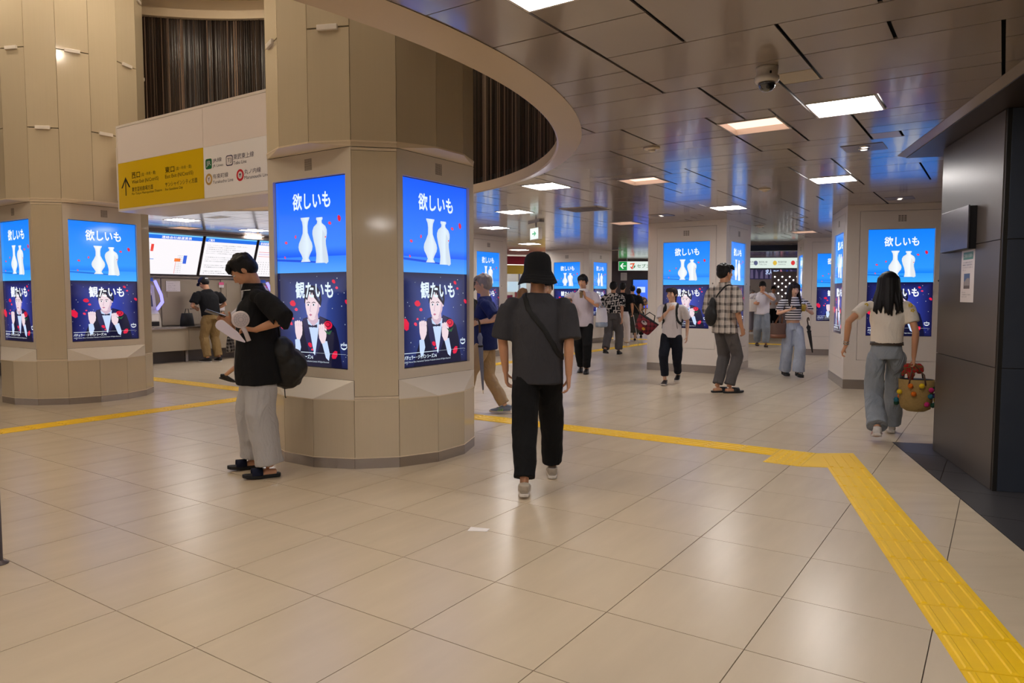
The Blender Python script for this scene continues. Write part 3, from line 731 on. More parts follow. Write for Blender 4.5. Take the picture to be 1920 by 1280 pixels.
# local x along the face to the viewer's right, local -y towards the viewer
x0, x1 = .15, 3.60
m_ = MB(); m_.box((x0, .012, 2.42), (x1, .68, 3.445)); bevel(m_.build('case', M_WHITE, bs), .01)
for (xa, xb) in ((x0+.02, 1.943), (1.949, x1)):
    m_ = MB(); m_.box((xa, .002, 3.006), (xb, .014, 3.432)); m_.build('upper_panel', mat('sign_upper', rgb(246, 234, 230), .32), bs)
m_ = MB(); m_.box((x0-.004, -.002, 3.434), (x1, .05, 3.462)); m_.box((x0-.004, -.002, 2.43), (x0+.018, .05, 3.434)); m_.box((x0-.004, -.002, 2.425), (x1, .05, 2.452)); m_.build('frame', M_WHITE, bs)
m_ = MB(); m_.box((x0+.02, .0, 2.455), (1.943, .013, 3.003)); m_.build('yellow_panel', mat('sign_yellow', rgb(232, 192, 12), .3), bs)
m_ = MB(); m_.box((1.949, .0, 2.455), (x1, .013, 3.003)); m_.build('line_panel', mat('sign_white', rgb(252, 248, 250), .3), bs)
m_ = MB(); SP = lambda a, z: (a, -.001, z); K = rgb(30, 28, 24); NV = rgb(44, 40, 84)
m_.quad([SP(.325, 2.605), SP(.345, 2.605), SP(.345, 2.79), SP(.325, 2.79)], K)
m_.quad([SP(.335, 2.83), SP(.232, 2.70), SP(.262, 2.70), SP(.335, 2.79)], K); m_.quad([SP(.335, 2.83), SP(.335, 2.79), SP(.408, 2.70), SP(.438, 2.70)], K)
def T(s, a, z, b, c, col=K, bold=0): text(m_, s, a, z, b, c, SP, col, bold)
T('西口', .477, 2.797, .66, 2.868, K, .01); T('(北・中央・南)', .69, 2.80, 1.0, 2.848); T('West Exit (N/Cntrl/S)', .479, 2.722, 1.058, 2.777)
T('東京芸術劇場方面', .473, 2.638, .935, 2.694); T('For Tokyo Metropolitan Theatre', .472, 2.592, 1.12, 2.628)
T('東口', 1.197, 2.795, 1.385, 2.866, K, .01); T('(北・中央・南)', 1.415, 2.80, 1.72, 2.848); T('East Exit (N/Cntrl/S)', 1.195, 2.722, 1.75, 2.777)
T('サンシャインシティ方面', 1.19, 2.638, 1.825, 2.694); T('For Sunshine City', 1.19, 2.588, 1.545, 2.625)
def rr(x0_, z0_, x1_, z1_, r, col, y=-.001):
    pts = []
    for cx, cz, a0 in ((x1_-r, z1_-r, 0), (x0_+r, z1_-r, 90), (x0_+r, z0_+r, 180), (x1_-r, z0_+r, 270)):
        for k in range(5): a = rad(a0+k*22.5); pts.append((cx+r*math.cos(a), y, cz+r*math.sin(a)))
    m_.quad(pts, col)
rr(1.985, 2.762, 2.10, 2.872, .02, rgb(24, 110, 66)); text(m_, 'JR', 2.0, 2.785, 2.085, 2.848, lambda a, z: (a, -.002, z), rgb(240, 240, 240), .03)
T('JR線', 2.115, 2.815, 2.275, 2.868, NV); T('JR Lines', 2.115, 2.765, 2.30, 2.80, NV)
rr(2.352, 2.762, 2.472, 2.872, .025, NV); rr(2.362, 2.772, 2.462, 2.862, .02, rgb(240, 232, 232), -.0015); text(m_, 'TJ', 2.378, 2.79, 2.446, 2.842, lambda a, z: (a, -.002, z), NV)
T('東武東上線', 2.482, 2.815, 2.823, 2.872, NV); T('Tobu Line', 2.482, 2.765, 2.70, 2.80, NV)
for (cx, cz, c1, ch) in ((2.04, 2.652, rgb(200, 158, 88), 'Y'), (2.59, 2.648, rgb(214, 36, 52), 'M')):
    m_.quad([(cx+.062*math.cos(k*PI/12), -.001, cz+.062*math.sin(k*PI/12)) for k in range(24)], c1)
    m_.quad([(cx+.038*math.cos(k*PI/12), -.0015, cz+.038*math.sin(k*PI/12)) for k in range(24)], rgb(240, 232, 232))
    text(m_, ch, cx-.016, cz-.02, cx+.016, cz+.02, lambda a, z: (a, -.002, z), NV, .03)
T('有楽町線', 2.115, 2.648, 2.385, 2.70, NV); T('Yurakucho Line', 2.11, 2.598, 2.47, 2.632, NV)
T('丸ノ内線', 2.66, 2.648, 2.93, 2.70, NV); T('Marunouchi Line', 2.66, 2.598, 3.055, 2.632, NV)
m_.build('lettering', M_SIGN, bs)
m_ = MB(); m_.box((-.35, .25, 2.62), (x0, .45, 3.3)); m_.box((x1, .25, 2.62), (x1+.35, .45, 3.3)); m_.build('bracket', M_WHITE, bs)
# ---------------------------------------------------------------- ticket hall at the left
TO = (-7.05-.55*.8281, 14.45+.55*.5606)
def tf(v): return (TO[0]+E1[0]*v[0]+.8281*v[1], TO[1]+E1[1]*v[0]-.5606*v[1], v[2])    # a along, d towards the hall, z
wl = MB(); wl.box((-7, -.15, 0), (9.0, 0, CEIL-.001), xf=tf); wl = wl.build('wall_left', M_TWALL, kind='structure')
def wp(a0, a1, z0, z1, d=.02, m=M_TWALL, nm='panel'):
    m_ = MB(); m_.box((a0+.006, 0.0005, z0+.006), (a1-.006, d, z1-.006), xf=tf); m_.build(nm, m, wl)
a_ = -3.0
for wdt in (.9, .55, .9, .66, .36, .84, .55, .9, .6, .9, .5, .9, .9, .9):
    wp(a_, a_+wdt, .76, 1.74, .02 if wdt < .6 else .035)
    if wdt >= .84: wp(a_+.12, a_+wdt-.12, 1.34, 1.66, .045)
    a_ += wdt
m_ = MB(); m_.box((-7, 0, 1.75), (9, .06, 1.80), xf=tf); m_.box((-7, 0, 2.645), (9, .50, CEIL-.002), xf=tf); m_.build('bulkhead', mat('bulkhead_grey', rgb(128, 114, 104), .35), wl)
ct = thing('ticket_counter', 'long beige counter shelf under the lit fare boards', 'counter', tf((0, 0, 0)), AG)
cl = lambda v: (v[0], -v[1], v[2])
m_ = MB(); m_.box((-4.5, .05, .70), (4.6, .50, .745), xf=cl); bevel(m_.build('shelf', M_STEEL, ct), .006)
for k in range(7):
    m_ = MB(); m_.box((-4.5+1.3*k+.003, .40, .25), (-4.5+1.3*(k+1)-.003, .45, .70), xf=cl); m_.build('front_panel', mat('counter_beige', rgb(176, 162, 140), .35), ct)
m_ = MB(); m_.box((-4.5, .04, 0), (4.6, .10, .70), xf=cl); m_.build('back_panel', mat('counter_dark', rgb(112, 102, 96), .4), ct)
for a in (-1.9, -.6, .70, 2.0, 3.3):
    m_ = MB(); m_.box((a-.03, .30, 0), (a+.03, .36, .25), xf=cl); m_.build('leg', M_STEEL, ct)
def board(a0, a1, label, kind):
    t = thing('fare_board', label, 'lit board', tf((a0, 0, 1.80)), AG, None)
    W_ = a1-a0; H_ = .90; th = math.atan2(.30, .84); ny, nz = math.cos(th), -math.sin(th)
    def B(a, h, d=0): return (a, -(.085+h*math.sin(th)+d*ny), .01+h*math.cos(th)+d*nz)
    m_ = MB(); m_.box((0, 0, -.06), (W_, H_, 0), xf=lambda v: B(v[0], v[1], v[2])); m_.build('case', mat('board_frame', rgb(70, 62, 66), .3), t)
    m_ = MB(); q = lambda a, h, b, k, c, d=.002: m_.quad([B(a, h, d), B(b, h, d), B(b, k, d), B(a, k, d)], c)
    e = .022; white = rgb(250, 246, 250)
    q(e, e, W_-e, H_-e, white); q(e, H_-.13, W_-e, H_-e, rgb(26, 112, 232), .003); q(e, H_-.05, W_-e, H_-e, rgb(120, 205, 250), .0035)
    TB = lambda a, h: B(a, h, .005)
    g_ = rgb(84, 84, 92); rr_ = random.Random(kind)
    if kind == 1:
        text(m_, '連絡会社線運賃表', W_*.52, H_-.12, W_*.86, H_-.062, TB, white, .02)
        for i in range(9):
            for j in range(5):
                if rr_.random() < .8: text(m_, str(rr_.randint(140, 980)), .15+i*.075, .08+j*.05, .19+i*.075, .10+j*.05, TB, g_)
        q(.1, .33, .9, .345, rgb(120, 160, 230), .004); q(.08, .52, W_*.45, .526, rgb(240, 150, 150), .004); q(.08, .66, W_*.42, .664, rgb(240, 170, 170), .004)
        q(W_*.42, .50, W_*.45, .65, rgb(236, 70, 60), .004); q(W_*.70, .30, W_*.77, .37, rgb(248, 130, 60), .004); q(W_*.80, .26, W_*.84, .44, rgb(50, 100, 220), .004)
        q(W_*.715, .04, W_*.722, .30, rgb(240, 170, 170), .004)
        for j in range(10): text(m_, '○○駅 %d' % (150+j*30), W_*.73, .06+j*.04, W_*.79, .075+j*.04, TB, g_)
    elif kind == 2:
        text(m_, 'ご案内', .09, H_-.12, .23, H_-.062, TB, white, .02)
        for j in range(15):
            if j in (2, 5, 9): continue
            wd = rr_.uniform(.35, .95)*(W_-.2)
            text(m_, rr_.choice(['きっぷは右の券売機でお求めください', 'お乗り換えのお客様は運賃表をご確認ください', '小児運賃は大人の半額です 端数は切り上げ', 'ICカードのチャージは緑の券売機をご利用ください']), .08, .06+j*.045, .08+wd, .078+j*.045, TB, g_ if j > 2 else rgb(60, 60, 70), .01 if j < 4 else 0)
    else:
        text(m_, '鉄道線運賃表', .06, H_-.12, .40, H_-.062, TB, white, .02)
        for j, c in enumerate((rgb(230, 70, 100), rgb(170, 120, 220), rgb(240, 110, 110))): q(.06, .60-.05*j, W_-.1, .608-.05*j, c, .004)
        for i in range(14):
            for j in range(6): text(m_, str(rr_.randint(140, 980)), .08+i*.07, .08+j*.055, .11+i*.07, .10+j*.055, TB, g_)
    m_.build('lit_panel', mat('board_lit', rgb(0, 0, 0), .2, vcol=True, estr=1.02), t)
board(-2.5, -.80, 'lit white board with blue header, partly hidden behind the left round pillar', 3)
board(-.77, 1.155, 'lit fare map board with orange and blue marks, left of the two full boards', 1)
board(1.185, 2.50, 'lit white notice board with lines of text above the phone man', 2)
board(2.53, 4.1, 'lit fare board cut off by the large round pillar', 3)
def machine(a, label):
    t = thing('ticket_machine', label, 'ticket machine', tf((a, 0, .7455)), AG)
    prof = [(.06, 0), (.46, 0), (.46, .10), (.40, .28), (.30, .36), (.22, .84), (.06, .92)]
    m_ = MB(); n = len(prof)
    for x in (-.30, .27): m_.v += [(x, -y, z) for y, z in prof]
    m_.f = [tuple(range(n)), tuple(range(2*n-1, n-1, -1))]+[(i, n+i, n+(i+1) % n, (i+1) % n) for i in range(n)]; m_.c = [None]*len(m_.f)
    bevel(m_.build('body', mat('machine_grey', rgb(186, 178, 168), .35), t), .006)
    fx = lambda u, s, d=.004: (u, -(.30-.08*s+d), .36+.48*s+d*.2)
    m_ = MB(); m_.quad([fx(-.24, .12), fx(.2, .12), fx(.2, .60), fx(-.24, .60)], rgb(40, 46, 60)); m_.quad([fx(-.24, .68), fx(-.05, .68), fx(-.05, .85), fx(-.24, .85)], rgb(226, 90, 130)); m_.quad([fx(0, .68), fx(.2, .68), fx(.2, .85), fx(0, .85)], rgb(236, 230, 232))
    m_.build('touch_screen', M_PRINT, t)
    m_ = MB(); m_.box((-.26, -.47, .03), (.22, -.44, .12)); m_.box((-.2, -.44, .18), (.02, -.425, .26)); m_.build('tray', M_BLACK, t)
    m_ = MB(); m_.box((.08, -.447, .14), (.22, -.425, .26)); m_.build('paper_slot', mat('slot_white', rgb(232, 224, 222), .4), t)
    m_ = MB(); pts = [(.30, .34), (.52, .50), (.48, .66), (.26, .95), (.20, .93), (.42, .64), (.45, .52), (.26, .38)]
    n = len(pts)
    for x in (.272, .30): m_.v += [(x, -y, z) for y, z in pts]
    m_.f = [tuple(range(n-1, -1, -1)), tuple(range(n, 2*n))]+[(i, (i+1) % n, n+(i+1) % n, n+i) for i in range(n)]; m_.c = [None]*len(m_.f)
    m_.build('led_wing', M_LED, t)
    m_ = MB(); m_.box((-.30, -.20, .93), (.27, -.06, 1.0)); m_.build('header', mat('machine_blue', rgb(40, 84, 170), .4), t)
machine(-.16, 'grey ticket machine with glowing blue edge beside the left round pillar')
machine(2.55, 'ticket machine with violet edge light behind the phone man')
machine(-1.6, 'ticket machine hidden behind the left round pillar')
def notice(a0, z0, a1, z1, label, head=None, d=.05):
    t = MB(); t.box((a0, d, z0), (a1, d+.002, z1), rgb(226, 216, 216), xf=tf)
    P = lambda a, z: tf((a, d+.003, z)); rr_ = random.Random(len(label))
    if head: t.quad([tf((a0, d+.0026, z1-(z1-z0)*.5)), tf((a1, d+.0026, z1-(z1-z0)*.5)), tf((a1, d+.0026, z1)), tf((a0, d+.0026, z1))], head)
    n = max(2, int((z1-z0)/.035))
    for i in range(n):
        z = z0+(z1-z0)*(i+.35)/n*(.5 if head else 1)
        text(t, rr_.choice(['お客様へのお願い', '券売機の取扱いについて', '故障中のお知らせ']), a0+.02, z, a0+(a1-a0)*rr_.uniform(.6, .93), z+.012, P, rgb(110, 100, 104))
    o = t.build('notice', M_PRINT); tag(o, label, 'notice')
notice(.47, 1.47, .78, 1.69, 'white paper notice on the ticket hall wall left of the man in the blue cap')
notice(1.70, 1.56, 1.82, 1.68, 'small pink-topped sticker on the ticket wall right of the man in the blue cap', rgb(232, 100, 150))
notice(1.62, 1.05, 1.83, 1.28, 'white sheet taped to the ticket wall beside the phone man', None)
notice(2.9, 1.50, 3.02, 1.62, 'small pink sticker beside the large round pillar', rgb(232, 100, 150))
# ---------------------------------------------------------------- enclosing walls
m_ = MB(); m_.box((-26, 40, 0), (26, 40.2, CEIL-.001)); m_.build('wall_back', M_WHITE, kind='structure')
m_ = MB(); m_.box((-26, -10.2, 0), (26, -10, CEIL-.001)); m_.build('wall_rear', M_WHITE, kind='structure')
m_ = MB(); m_.box((9.2, -10, 0), (9.4, 5.0, CEIL-.001)); m_.build('wall_right', M_DWALL, kind='structure')
# far shop with red and yellow fascia
def frame(o, ang): 
    c_, s_ = math.cos(ang), math.sin(ang)
    return lambda v: (o[0]+c_*v[0]+s_*v[1], o[1]+s_*v[0]-c_*v[1], v[2])          # x along, y towards the viewer
sh = thing('shop_front', 'far shop with red and yellow fascia seen left of the bucket hat', 'shop', (-.6, 24.0, 0), rad(20))
c0 = lambda v: (v[0], -v[1], v[2])
M_RED = mat('fascia_red', rgb(176, 30, 44), .35); M_YEL2 = mat('fascia_yellow', rgb(216, 180, 40), .4)
m_ = MB(); m_.box((-2.5, -3.0, 0), (3.2, -2.9, CEIL-.002), xf=c0); m_.build('back_wall', M_WHITE, sh)
m_ = MB(); m_.box((-2.5, -.1, 2.42), (3.2, 0, CEIL-.03), xf=c0); m_.build('red_fascia', M_RED, sh)
m_ = MB(); m_.box((-2.5, -.1, 2.10), (3.2, -.02, 2.39), xf=c0); m_.build('yellow_fascia', M_YEL2, sh)
m_ = MB(); m_.box((-2.5, -.08, 1.25), (3.2, -.06, 2.10), xf=c0); m_.build('window_pane', M_GLASS, sh)
m_ = MB(); m_.box((-2.5, -.5, 0), (3.2, -.02, 1.22), xf=c0); m_.build('counter', M_CREAM, sh)
for i in range(5):
    m_ = MB(); m_.box((-2.4+i*1.1, -.1, 1.22), (-2.36+i*1.1, -.02, 2.1), xf=c0); m_.build('post', M_STEEL, sh)
m_ = MB(); m_.box((.5, -.4, 1.5), (1.3, -.38, 1.85), xf=c0); m_.build('menu_screen', mat('menu_lit', rgb(0, 0, 0), .3, emit=rgb(220, 235, 245), estr=1.0), sh)
m_ = MB()
for i in range(6): m_.box((-.9+i*.35, -.3, 1.23), (-.68+i*.35, -.15, 1.30+.1*(i % 3)), xf=c0)
m_.build('tray_stack', mat('tray_red', rgb(190, 60, 60), .4), sh)
m_ = MB(); m_.box((-2.5, -2.8, 2.45), (3.2, -.3, 2.47), xf=c0); m_.build('lit_ceiling', mat('shop_lit', (0, 0, 0, 1), .5, emit=(1, .95, .88, 1), estr=1.3), sh)
# dark wall with green sign between two pillars
m_ = MB(); fx = frame((1.6, 28.6), rad(-6)); m_.box((0, -.2, 0), (4.6, 0, CEIL-.002), xf=fx); dwf = m_.build('wall_far', M_DWALL, kind='structure')
for i in range(5):
    m_ = MB(); m_.box((.02+i*.92, .001, .05), (.90+i*.92, .03, 2.6), xf=fx); m_.build('panel', mat('brown_panel', rgb(78, 66, 66), .35), dwf)
t = thing('direction_sign', 'green and white lit sign with a left arrow hanging by the dark far wall', 'sign', (3.95, 27.0, 0), 0)
SPn = lambda a, z: (a, -.052, z)
m_ = MB(); m_.box((0, -.05, 2.30), (1.9, .05, 2.64)); m_.build('case', M_WHITE, t)
m_ = MB(); m_.box((.3, -.02, 2.64), (.34, .02, CEIL-.002)); m_.box((1.5, -.02, 2.64), (1.54, .02, CEIL-.002)); m_.build('hanger', M_STEEL, t)
m_ = MB(); q = lambda a, z, b, c, col, y=-.051: m_.quad([(a, y, z), (b, y, z), (b, y, c), (a, y, c)], col)
q(0, 2.305, 1.9, 2.635, rgb(232, 244, 236)); q(0.01, 2.31, .31, 2.63, rgb(10, 150, 66), -.0515)
m_.quad([SPn(.05, 2.47), SPn(.15, 2.36), SPn(.19, 2.38), SPn(.125, 2.455), SPn(.27, 2.455), SPn(.27, 2.485), SPn(.125, 2.485), SPn(.19, 2.56), SPn(.15, 2.58)], rgb(250, 255, 250))
m_.quad([SPn(.42, 2.56), SPn(.60, 2.58), SPn(.52, 2.38), SPn(.47, 2.38), SPn(.53, 2.53), SPn(.42, 2.52)], rgb(230, 90, 40)); m_.quad([SPn(.42, 2.44), SPn(.47, 2.44), SPn(.54, 2.35), SPn(.48, 2.36)], rgb(214, 30, 50)); m_.quad([SPn(.56, 2.44), SPn(.60, 2.52), SPn(.62, 2.44), SPn(.54, 2.36)], rgb(20, 120, 70))
text(m_, 'セブン銀行', .68, 2.40, 1.5, 2.54, SPn, rgb(20, 110, 60), .01)
m_.build('sign_face', M_LITSIGN, t)
m_ = MB(); m_.box((4.22, 28.20, 1.96), (4.46, 28.23, 2.26), rgb(222, 216, 218))
for i in range(4): text(m_, 'お知らせ', 4.25, 2.0+i*.06, 4.43, 2.03+i*.06, lambda a, z: (a, 28.198, z), rgb(130, 124, 128))
tag(m_.build('notice', M_PRINT), 'white paper notice on the dark far wall under the green sign', 'notice')
def far_screen(x, y, z0, z1, w_, label, c1, c2):
    t = thing('advert_screen', label, 'screen', (x, y, 0))
    m_ = MB(); m_.box((-w_/2-.03, .01, z0-.03), (w_/2+.03, .10, z1+.03)); m_.build('case', M_BLACK, t)
    m_ = MB(); m_.add([(-w_/2, 0, z0), (w_/2, 0, z0), (w_/2, 0, z1), (-w_/2, 0, z1)], [(0, 1, 2, 3)], [c2, c2, c1, c1])
    m_.quad([(-w_*.25, -.002, z0+(z1-z0)*.55), (w_*.25, -.002, z0+(z1-z0)*.55), (w_*.25, -.002, z0+(z1-z0)*.75), (-w_*.25, -.002, z0+(z1-z0)*.75)], rgb(200, 220, 255))
    m_.build('display', M_SCREEN, t)
    m_ = MB(); m_.box((-w_/2, .02, 0), (w_/2, .09, z0-.03)); m_.build('stand', M_WHITE, t)
far_screen(4.98, 28.0, .9, 1.98, .62, 'blue lit screen beyond the dark far wall, beside the near pillar edge', rgb(70, 130, 250), rgb(60, 90, 240))
# station gate area between the two right pillars
m_ = MB(); fx = frame((5.2, 19.6), rad(-12)); m_.box((0, -.25, 2.56), (4.8, 0, CEIL-.002), xf=fx); m_.build('trim_4', mat('fascia_black', rgb(24, 24, 26), .3), kind='structure')
t = thing('direction_sign', 'white lit railway line sign with dark frame in the gap between two white pillars', 'sign', (7.0, 22.0, 0), rad(-5))
m_ = MB(); m_.box((-1.4, 0, 2.17), (2.0, .1, 2.53)); m_.build('case', mat('sign_dark', rgb(36, 34, 36), .3), t)
m_ = MB(); m_.box((-1.2, .03, 2.53), (-1.16, .07, CEIL-.002)); m_.box((1.7, .03, 2.53), (1.74, .07, CEIL-.002)); m_.build('hanger', M_STEEL, t)
m_ = MB(); m_.quad([(-1.38, -.001, 2.205), (1.98, -.001, 2.205), (1.98, -.001, 2.515), (-1.38, -.001, 2.515)], rgb(226, 240, 230))
SQ = lambda a, z: (a, -.003, z)
for (a, col, s, s2) in ((.02, rgb(50, 190, 90), 'JR線', 'JR Lines'), (.36, rgb(90, 96, 130), '東武東上線', 'Tobu Line'), (.92, rgb(226, 190, 70), '有楽町線', 'Yurakucho Line'), (1.45, rgb(222, 60, 60), '丸ノ内線', 'Marunouchi Line')):
    m_.quad([SQ(a+.06*math.cos(k*PI/6), 2.36+.07*math.sin(k*PI/6)) for k in range(12)], col)
    text(m_, s, a+.09, 2.36, a+.34, 2.42, SQ, rgb(70, 74, 84)); text(m_, s2, a+.09, 2.30, a+.32, 2.34, SQ, rgb(110, 114, 124))
m_.build('sign_face', M_LITSIGN, t)
# banner of adverts over a white shop band further back
m_ = MB(); fx = frame((5.5, 29.0), rad(-4)); m_.box((0, -.2, 0), (7.5, 0, CEIL-.002), xf=fx); shw = m_.build('wall_shop', M_WHITE, kind='structure')
t = thing('advert_banner', 'dark advert banner with figures over the far white shop', 'banner', (6.6, 28.923, 0), rad(-4))
m_ = MB(); m_.box((2.0, -.04, 2.02), (5.1, .0, 2.48), rgb(44, 40, 66))
rb_ = random.Random(4)
for i in range(16):
    x = 2.05+i*.19; c_ = rb_.choice([rgb(60, 90, 190), rgb(190, 184, 200), rgb(90, 80, 110), rgb(190, 120, 140), rgb(40, 60, 150)])
    m_.quad([(x, -.042, 2.05), (x+.12, -.042, 2.05), (x+.10, -.042, 2.05+rb_.uniform(.2, .38)), (x+.02, -.042, 2.05+rb_.uniform(.2, .4))], c_)
text(m_, '求人 BIG', 3.4, 2.2, 3.9, 2.4, lambda a, z: (a, -.044, z), rgb(190, 210, 250), .02)
m_.build('print', M_LITSIGN, t)
far_screen(8.75, 27.9, 1.50, 1.72, .75, 'wide blue lit screen above the grey haired person far away', rgb(50, 110, 255), rgb(40, 90, 240))
t = thing('dotted_panel', 'dark panel with rows of round white lights behind the striped top woman', 'light panel', (10.0, 26.5, 0), rad(-8))
m_ = MB(); m_.box((-.5, 0, 0), (.55, .1, 2.25)); m_.build('board', mat('dot_board', rgb(160, 148, 152), .4), t)
for i in range(4):
    for j in range(9):
        m_ = MB(); m_.lathe([(.03, 0), (.03, .006)], (0, 0, 0), 10)
        m_.v = [(x-.4+i*.26+(.13 if j % 2 else 0), -z, y+1.1+j*.12) for x, y, z in m_.v]
        m_.build('bulb', mat('bulb_lit', (0, 0, 0, 1), .5, emit=(1, .97, .95, 1), estr=2.0), t)
# hanging exit sign
t = thing('exit_sign', 'small hanging white sign with a green arrow below the ceiling', 'sign', (.43, 13.1, 0), rad(-68))
m_ = MB(); m_.box((-.19, -.035, 2.385), (.19, .035, 2.60)); bevel(m_.build('case', M_WHITE, t), .006)
m_ = MB(); m_.box((-.012, -.012, 2.60), (.012, .012, 2.68)); m_.box((-.25, -.05, 2.68), (.25, .05, CEIL-.0005)); m_.build('hanger', M_STEEL, t)
m_ = MB()
for s, f in ((-1, -.0355), (1, .0355)):
    Pq = lambda a, z: (a*(-s), f, z)
    m_.quad([Pq(-.18, 2.395), Pq(.18, 2.395), Pq(.18, 2.59), Pq(-.18, 2.59)], rgb(236, 250, 244))
    f2 = f*1.02; Pq = lambda a, z: (a*(-s), f2, z)
    m_.quad([Pq(-.09, 2.48), Pq(.0, 2.48), Pq(.0, 2.44), Pq(.09, 2.492), Pq(.0, 2.545), Pq(.0, 2.505), Pq(-.09, 2.505)], rgb(0, 170, 110))
m_.build('sign_face', M_LITSIGN, t)
# ---------------------------------------------------------------- ceiling fittings
t = thing('security_camera', 'white dome security camera with smoked dome on the ceiling', 'camera', (1.483, 4.303, CEIL))
m_ = MB(); m_.lathe([(.062, 0), (.062, -.012), (.058, -.05), (.068, -.056), (.07, -.075), (.062, -.088)], seg=32); m_.build('housing', mat('cam_white', rgb(206, 198, 190), .35), t, True)
m_ = MB(); m_.lathe([(.05, -.086), (.049, -.10), (.043, -.118), (.030, -.132), (.012, -.139), (.002, -.140)], seg=28); m_.build('dome', mat('dome_glass', rgb(40, 40, 44), .05, spec=.8, coat=1), t, True)
m_ = MB(); m_.ell((0, -.03, -.112), (.02, .02, .02)); m_.build('lens', M_BLACK, t, True)
m_ = MB(); m_.box((-.005, -.064, -.05), (.005, -.058, -.036)); m_.build('latch', M_BLACK, t)
for (x, y, lb) in ((1.255, 6.605, 'flat round white detector on the ceiling left of the screen reflection'), (3.154, 9.14, 'small round smoke detector on the ceiling above the square pillar'), (4.75, 13.984, 'tiny round detector on the ceiling far back')):
    t = thing('smoke_detector', lb, 'smoke detector', (x, y, CEIL))
    m_ = MB(); m_.lathe([(.075, 0), (.075, -.012), (.05, -.02)], seg=24); m_.build('base', M_CREAM, t, True)
    m_ = MB(); m_.lathe([(.035, -.018), (.03, -.034), (.012, -.038)], seg=20); m_.build('sensor', M_CREAM, t, True)
for (x, y, lb) in ((3.162, 6.60, 'square ceiling plate with two small round spots, nearest one'), (5.3, 10.0, 'square ceiling plate with two small round spots above the right square pillar'), (2.476, 12.118, 'square ceiling plate with spots above the left edge of the middle pillar')):
    t = thing('twin_spot', lb, 'ceiling light', (x, y, CEIL), AG)
    m_ = MB(); m_.box((-.17, -.17, -.004), (.17, .17, 0)); m_.build('plate', mat('plate_grey', rgb(120, 108, 100), .3, metal=.3), t)
    for s in (-.055, .055):
        m_ = MB(); m_.lathe([(.045, -.010), (.05, -.004)], (s, s*.2, 0), 20); m_.build('spot_ring', M_STEEL, t)
        m_ = MB(); m_.lathe([(.024, -.014), (.03, -.010)], (s, s*.2, 0), 16); m_.build('bulb', mat('spot_dim', (0, 0, 0, 1), .5, emit=(1, .9, .8, 1), estr=1.5), t)
t = thing('air_vent', 'flat dark slotted air vent in the ceiling before the middle pillars', 'vent', (1.14, 11.26, CEIL), AG)
for k in range(7):
    m_ = MB(); m_.box((-.24+k*.07, -.30, -.01), (-.20+k*.07, .30, -.002)); m_.build('slat', mat('vent_grey', rgb(110, 98, 92), .4), t)
m_ = MB(); m_.box((-.27, -.33, -.006), (-.245, .33, 0)); m_.box((.245, -.33, -.006), (.27, .33, 0)); m_.box((-.27, -.33, -.006), (.27, -.305, 0)); m_.box((-.27, .305, -.006), (.27, .33, 0)); m_.build('frame', M_RIM, t)
# litter and the post at the left edge
t = MB(); vs = [(-.062, -.028), (.055, -.035), (.066, .026), (-.052, .034)]
t.add([(x, y, .0012+.004*(i % 2)) for i, (x, y) in enumerate(vs)]+[(0, 0, .006)]+[(x, y, .0004) for x, y in vs], [(0, 1, 4), (1, 2, 4), (2, 3, 4), (3, 0, 4), (0, 5, 6, 1), (1, 6, 7, 2), (2, 7, 8, 3), (3, 8, 5, 0)])
o = t.build('paper_scrap', mat('scrap', rgb(236, 230, 226), .45), loc=(-.2, 4.234, 0), rotz=-.1); tag(o, 'small white wrapper lying on the floor near the bucket hat man', 'litter')
t = thing('barrier_post', 'grey metal post with round foot at the left edge of the picture', 'post', (-2.672, 3.69, 0))
m_ = MB(); m_.lathe([(.045, 0), (.045, .006), (.024, .012), (.019, .02), (.019, .9), (.016, .905)], seg=24); m_.build('pole', mat('post_grey', rgb(112, 104, 104), .3, metal=.7), t, True)
m_ = MB(); m_.lathe([(.026, .86), (.026, .93), (.02, .94)], seg=24); m_.build('head', M_BLACK, t, True)
